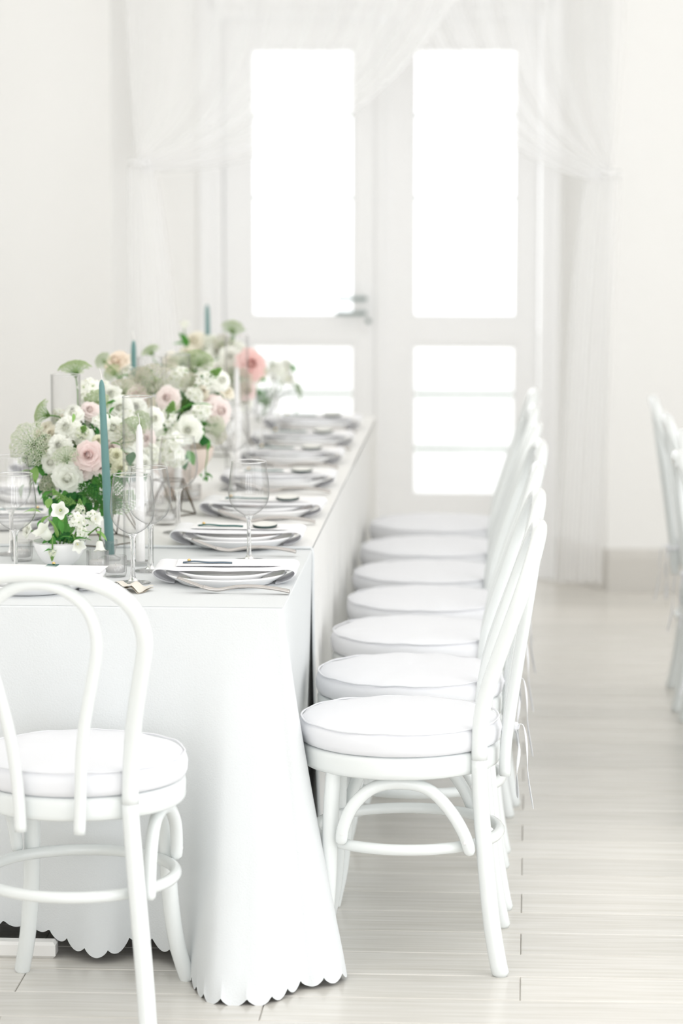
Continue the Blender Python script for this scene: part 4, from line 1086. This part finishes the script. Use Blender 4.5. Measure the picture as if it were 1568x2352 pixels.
a2 = arrangement('flower_arrangement', 'white and pale pink flowers in the blush bowl mid-table', (-.905, 7.86, ZT), (-.915, 7.82, .93),
  [('rose', 'petal_peach', 268, 832, 7.75, 68, (-.4, -.7, .7)), ('lace_flower', LG, 236, 828, 7.68, 36, (-.4, -.8, .5)), ('lace_flower', LG, 258, 856, 7.65, 40, None), ('lace_flower', LB, 348, 872, 7.62, 76, (-.1, -.8, .6)), ('lace_flower', LB, 320, 862, 7.66, 50, (-.2, -.6, .8)),
   ('rose', 'petal_pale_pink', 384, 914, 7.58, 60, (-.2, -1, .25)), ('rose', 'petal_pale_pink', 314, 908, 7.62, 58, None), ('lace_flower', LG, 457, 826, 7.85, 62, (.3, -.5, .9)), ('lace_flower', LW, 420, 828, 7.85, 62, (0, -.4, 1)),
   ('floret_cluster', W, 412, 862, 7.7, 62, None), ('star_flower', W, 478, 868, 7.62, 80, (.75, -.35, .55)), ('rose', W, 506, 874, 7.75, 54, (.7, -.9, .3)), ('star_flower', W, 386, 958, 7.5, 88, (.35, -.45, .9)),
   ('rose', W, 432, 988, 7.5, 70, (.1, -1, .15)), ('rose', W, 410, 1000, 7.5, 54, None), ('floret_cluster', W, 384, 1030, 7.42, 84, (-.1, -1, .2)), ('rose', 'petal_pale_pink', 503, 944, 7.68, 72, (.75, -.8, .2)), ('rose', 'petal_blush', 490, 925, 7.72, 44, None),
   ('lace_flower', LW, 496, 976, 7.62, 40, (.5, -.8, .1)), ('small_blossom', W, 462, 946, 7.6, 54, None), ('small_blossom', W, 448, 905, 7.62, 46, None), ('rose', CR, 335, 930, 7.62, 50, None), ('rose', W, 345, 985, 7.5, 64, None), ('carnation', W, 360, 1010, 7.5, 52, None),
   ('lace_flower', LB, 440, 880, 7.66, 46, None), ('small_blossom', W, 300, 880, 7.7, 44, None), ('small_blossom', W, 285, 850, 7.75, 40, None), ('rose', CR, 300, 900, 7.72, 56, None), ('floret_cluster', W, 405, 1055, 7.46, 54, (0, -1, -.3)), ('carnation', CR, 465, 900, 7.7, 40, None),
   ('rose', 'petal_cream', 520, 900, 7.9, 46, None), ('lace_flower', LB, 500, 1000, 7.66, 40, (.4, -.8, -.1))],
  [('leaf_mid', 3, 434, 922, 7.55, 92, 43, .1), ('leaf_dark', 0, 468, 1008, 7.55, 44, 75, .5), ('leaf_mid', 0, 460, 985, 7.56, 42, -40, .5), ('leaf_dark', 0, 452, 998, 7.57, 40, -110, .5), ('leaf_dark', 0, 372, 985, 7.55, 36, -80, .4), ('leaf_light', 2, 378, 1000, 7.48, 60, 55, .4), ('leaf_dark', 1, 350, 950, 7.58, 40, 100, .3),
   ('leaf_mid', 1, 395, 900, 7.6, 36, 90, .4), ('leaf_dark', 0, 300, 940, 7.66, 50, 70, .3), ('leaf_mid', 0, 480, 1018, 7.58, 34, -60, .4), ('leaf_mid', 1, 340, 845, 7.75, 40, 110, .3), ('leaf_mid', 1, 275, 862, 7.7, 40, 60, .3), ('leaf_dark', 0, 420, 1060, 7.55, 44, -80, .4), ('leaf_mid', 0, 440, 1050, 7.56, 40, -50, .4), ('leaf_light', 1, 410, 850, 7.72, 60, 52, .2)],
  [('leaf_mid', 440, 975, 7.56, 60, (.6, -.5, .3)), ('leaf_mid', 330, 900, 7.68, 60, (-.4, -.4, .8))],
  nfill=60, fill_r=(.135, .20, .12), fill_seed=8, filler=54)
obj('bowl', lathe(spline([(.030, 0), (.045, .004), (.030, .022), (.028, .035), (.060, .060), (.088, .100), (.093, .125), (.089, .125), (.080, .10), (.045, .065), (.004, .055)], 40), 40, False), 'blush_ceramic', a2)
sp = [at(q[0], q[1], 7.6) - Vector(a2.location) for q in ((470, 1000), (476, 1040), (472, 1075), (473, 1092))]
obj('trailing_stem', tube(spline([tuple(p) for p in sp], 12), .0014, 5), 'stem_green', a2)
for k in range(9):
    p = at(473 + frng.uniform(-14, 14), 1092 + frng.uniform(-6, 6), 7.6) - Vector(a2.location)
    o = obj('leaf', bloom_mesh('leaf', 'leaf_mid', 0), [], a2); d = Vector((frng.uniform(-1, 1), frng.uniform(-1, .2), frng.uniform(-.6, .6))); o.matrix_local = aim(d, p, frng.uniform(0, 6), .016)
st = [((400, 1105), (425, 1172)), ((405, 1110), (412, 1165)), ((418, 1112), (398, 1160)), ((395, 1115), (428, 1168))]
g = G()
for (a, b) in st: g.join(tube([tuple(at(*a, 7.46) - a2.location), tuple(at(*b, 7.40) - a2.location)], .0016, 6))
wire_stand(a2, Vector((-.885, 7.50, 0)), .065, ZT, .085)

a3 = arrangement('flower_arrangement', 'far white flowers with one large coral rose before the door', (-.90, 8.85, ZT), (-.905, 8.85, .955),
  [('rose', 'petal_coral', 574, 838, 8.55, 80, (.5, -1, .35)), ('rose', CR, 447, 784, 8.8, 56, None), ('rose', W, 528, 820, 8.6, 54, None), ('carnation', W, 498, 808, 8.7, 52, None), ('lace_flower', LG, 534, 752, 8.75, 46, (.2, -.5, 1)), ('lace_flower', LB, 541, 880, 8.45, 70, (.2, -1, .3)),
   ('rose', 'petal_blush', 566, 898, 8.5, 54, (.6, -.8, .1)), ('small_blossom', W, 424, 745, 8.8, 26, (0, -.5, 1)), ('carnation', W, 470, 830, 8.65, 56, None), ('rose', W, 500, 850, 8.6, 52, None), ('lace_flower', LB, 512, 790, 8.7, 44, None), ('rose', CR, 430, 815, 8.75, 50, None),
   ('floret_cluster', W, 475, 785, 8.8, 50, None), ('small_blossom', W, 550, 800, 8.7, 40, None), ('lace_flower', LG, 345, 806, 8.3, 40, (-.5, -.4, 1)), ('rose', CR, 395, 830, 8.5, 50, None), ('rose', W, 560, 925, 8.5, 46, None)],
  [('leaf_mid', 1, 425, 775, 8.75, 50, 95, .2), ('leaf_mid', 1, 412, 785, 8.75, 34, 150, .2), ('leaf_dark', 0, 512, 840, 8.62, 40, -30, .4), ('leaf_dark', 0, 495, 835, 8.64, 40, -120, .4), ('leaf_grey', 1, 606, 822, 8.6, 56, 95, .1), ('leaf_mid', 2, 533, 775, 8.75, 44, 88, .1), ('leaf_light', 1, 528, 760, 8.76, 34, 120, .2), ('leaf_light', 1, 545, 760, 8.76, 34, 60, .2), ('leaf_dark', 0, 545, 930, 8.5, 40, -90, .3), ('leaf_mid', 1, 552, 850, 8.6, 40, 60, .3)],
  [], nfill=44, fill_r=(.14, .22, .11), fill_seed=12, filler=40)
wire_stand(a3, Vector((-.90, 8.85, 0)), .11, ZT, .10)

# small white bowl of bellflowers in front of the near arrangement
bw = (-1.030, 6.665, HZ)
bt_ = arrangement('bellflower_bowl', 'small white bowl of white bellflowers and green stems', bw, (-1.028, 6.67, .80),
  [('bellflower', W, 138, 1172, 6.62, 56, (.05, -1, .12)), ('bellflower', W, 104, 1226, 6.63, 64, (-.55, -.45, .75)), ('bellflower', W, 178, 1250, 6.60, 46, (.35, -.7, -.35)), ('bellflower', W, 229, 1254, 6.61, 44, (.05, -.25, -1)),
   ('small_blossom', W, 176, 1196, 6.64, 44, None), ('small_blossom', W, 216, 1190, 6.66, 44, None), ('bellflower', W, 218, 1192, 6.64, 40, (.9, -.6, .1)), ('star_flower', LW, 184, 1166, 6.68, 44, (0, -.3, 1)), ('star_flower', LW, 120, 1272, 6.60, 34, (0, -.3, -1)), ('rose', W, 62, 1218, 6.72, 40, (-.8, -.5, .2)), ('small_blossom', W, 190, 1225, 6.63, 34, None)],
  [('leaf_light', 1, 76, 1168, 6.66, 44, 150, .2), ('leaf_light', 1, 103, 1185, 6.65, 46, 70, .3), ('leaf_light', 1, 112, 1150, 6.67, 40, 80, .2), ('leaf_mid', 1, 142, 1208, 6.63, 34, -60, .4), ('leaf_mid', 1, 88, 1205, 6.65, 26, -120, .4), ('leaf_mid', 2, 150, 1230, 6.62, 34, 30, .4), ('leaf_mid', 1, 122, 1245, 6.61, 30, -90, .4), ('leaf_light', 2, 190, 1218, 6.63, 50, 35, .3), ('leaf_mid', 2, 185, 1232, 6.62, 60, 28, .3), ('leaf_light', 2, 128, 1210, 6.64, 60, 95, .1), ('leaf_light', 2, 140, 1195, 6.65, 50, 85, .1), ('leaf_mid', 1, 165, 1180, 6.67, 36, 120, .2), ('leaf_light', 1, 235, 1225, 6.64, 34, -10, .3), ('leaf_mid', 1, 112, 1260, 6.605, 26, 160, .4)],
  [], nfill=8, fill_r=(.05, .05, .04), fill_seed=4, filler=0)
b = obj('bowl', lathe(spline([(.020, 0), (.026, .001), (.030, .004), (.044, .018), (.054, .036), (.0585, .054), (.0565, .0545), (.051, .036), (.040, .020), (.02, .009), (.002, .008)], 44), 48, False), 'porcelain', bt_)
obj('bowl_rim', tube([(.0578 * math.cos(2 * math.pi * k / 56), .0578 * math.sin(2 * math.pi * k / 56), .0551) for k in range(56)], .0011, 6, closed=True), 'bowl_rim', bt_)

# small glass of white flowers at the far end, against the bright door
fz = (-.845, 9.76, ZT)
f5 = arrangement('bud_vase', 'small clear vase of white flowers against the glass door', fz, (-.845, 9.76, .80),
  [('small_blossom', W, 645, 858, 9.62, 54, None), ('bellflower', W, 662, 872, 9.6, 40, (.4, -.8, .3)), ('small_blossom', W, 630, 845, 9.65, 40, None), ('rose', W, 655, 838, 9.64, 36, None)],
  [('leaf_mid', 1, 674, 842, 9.6, 30, 95, .2), ('leaf_grey', 1, 640, 875, 9.6, 40, 120, .2), ('leaf_grey', 3, 694, 915, 9.58, 80, -75, .2), ('leaf_grey', 1, 686, 893, 9.6, 40, -40, .2), ('leaf_grey', 1, 625, 830, 9.64, 40, 100, .1)],
  [], nfill=3, fill_r=(.03, .03, .04), fill_seed=5, filler=0)
obj('vase', lathe([(0, .0), (.028, 0), (.030, .004), (.030, .085), (.028, .086), (.027, .006), (0, .005)], 32, False), 'glass_thin', f5)
print('objects', len(bpy.data.objects), 'tris', sum(len(o.data.polygons) for o in bpy.data.objects if o.type == 'MESH'))
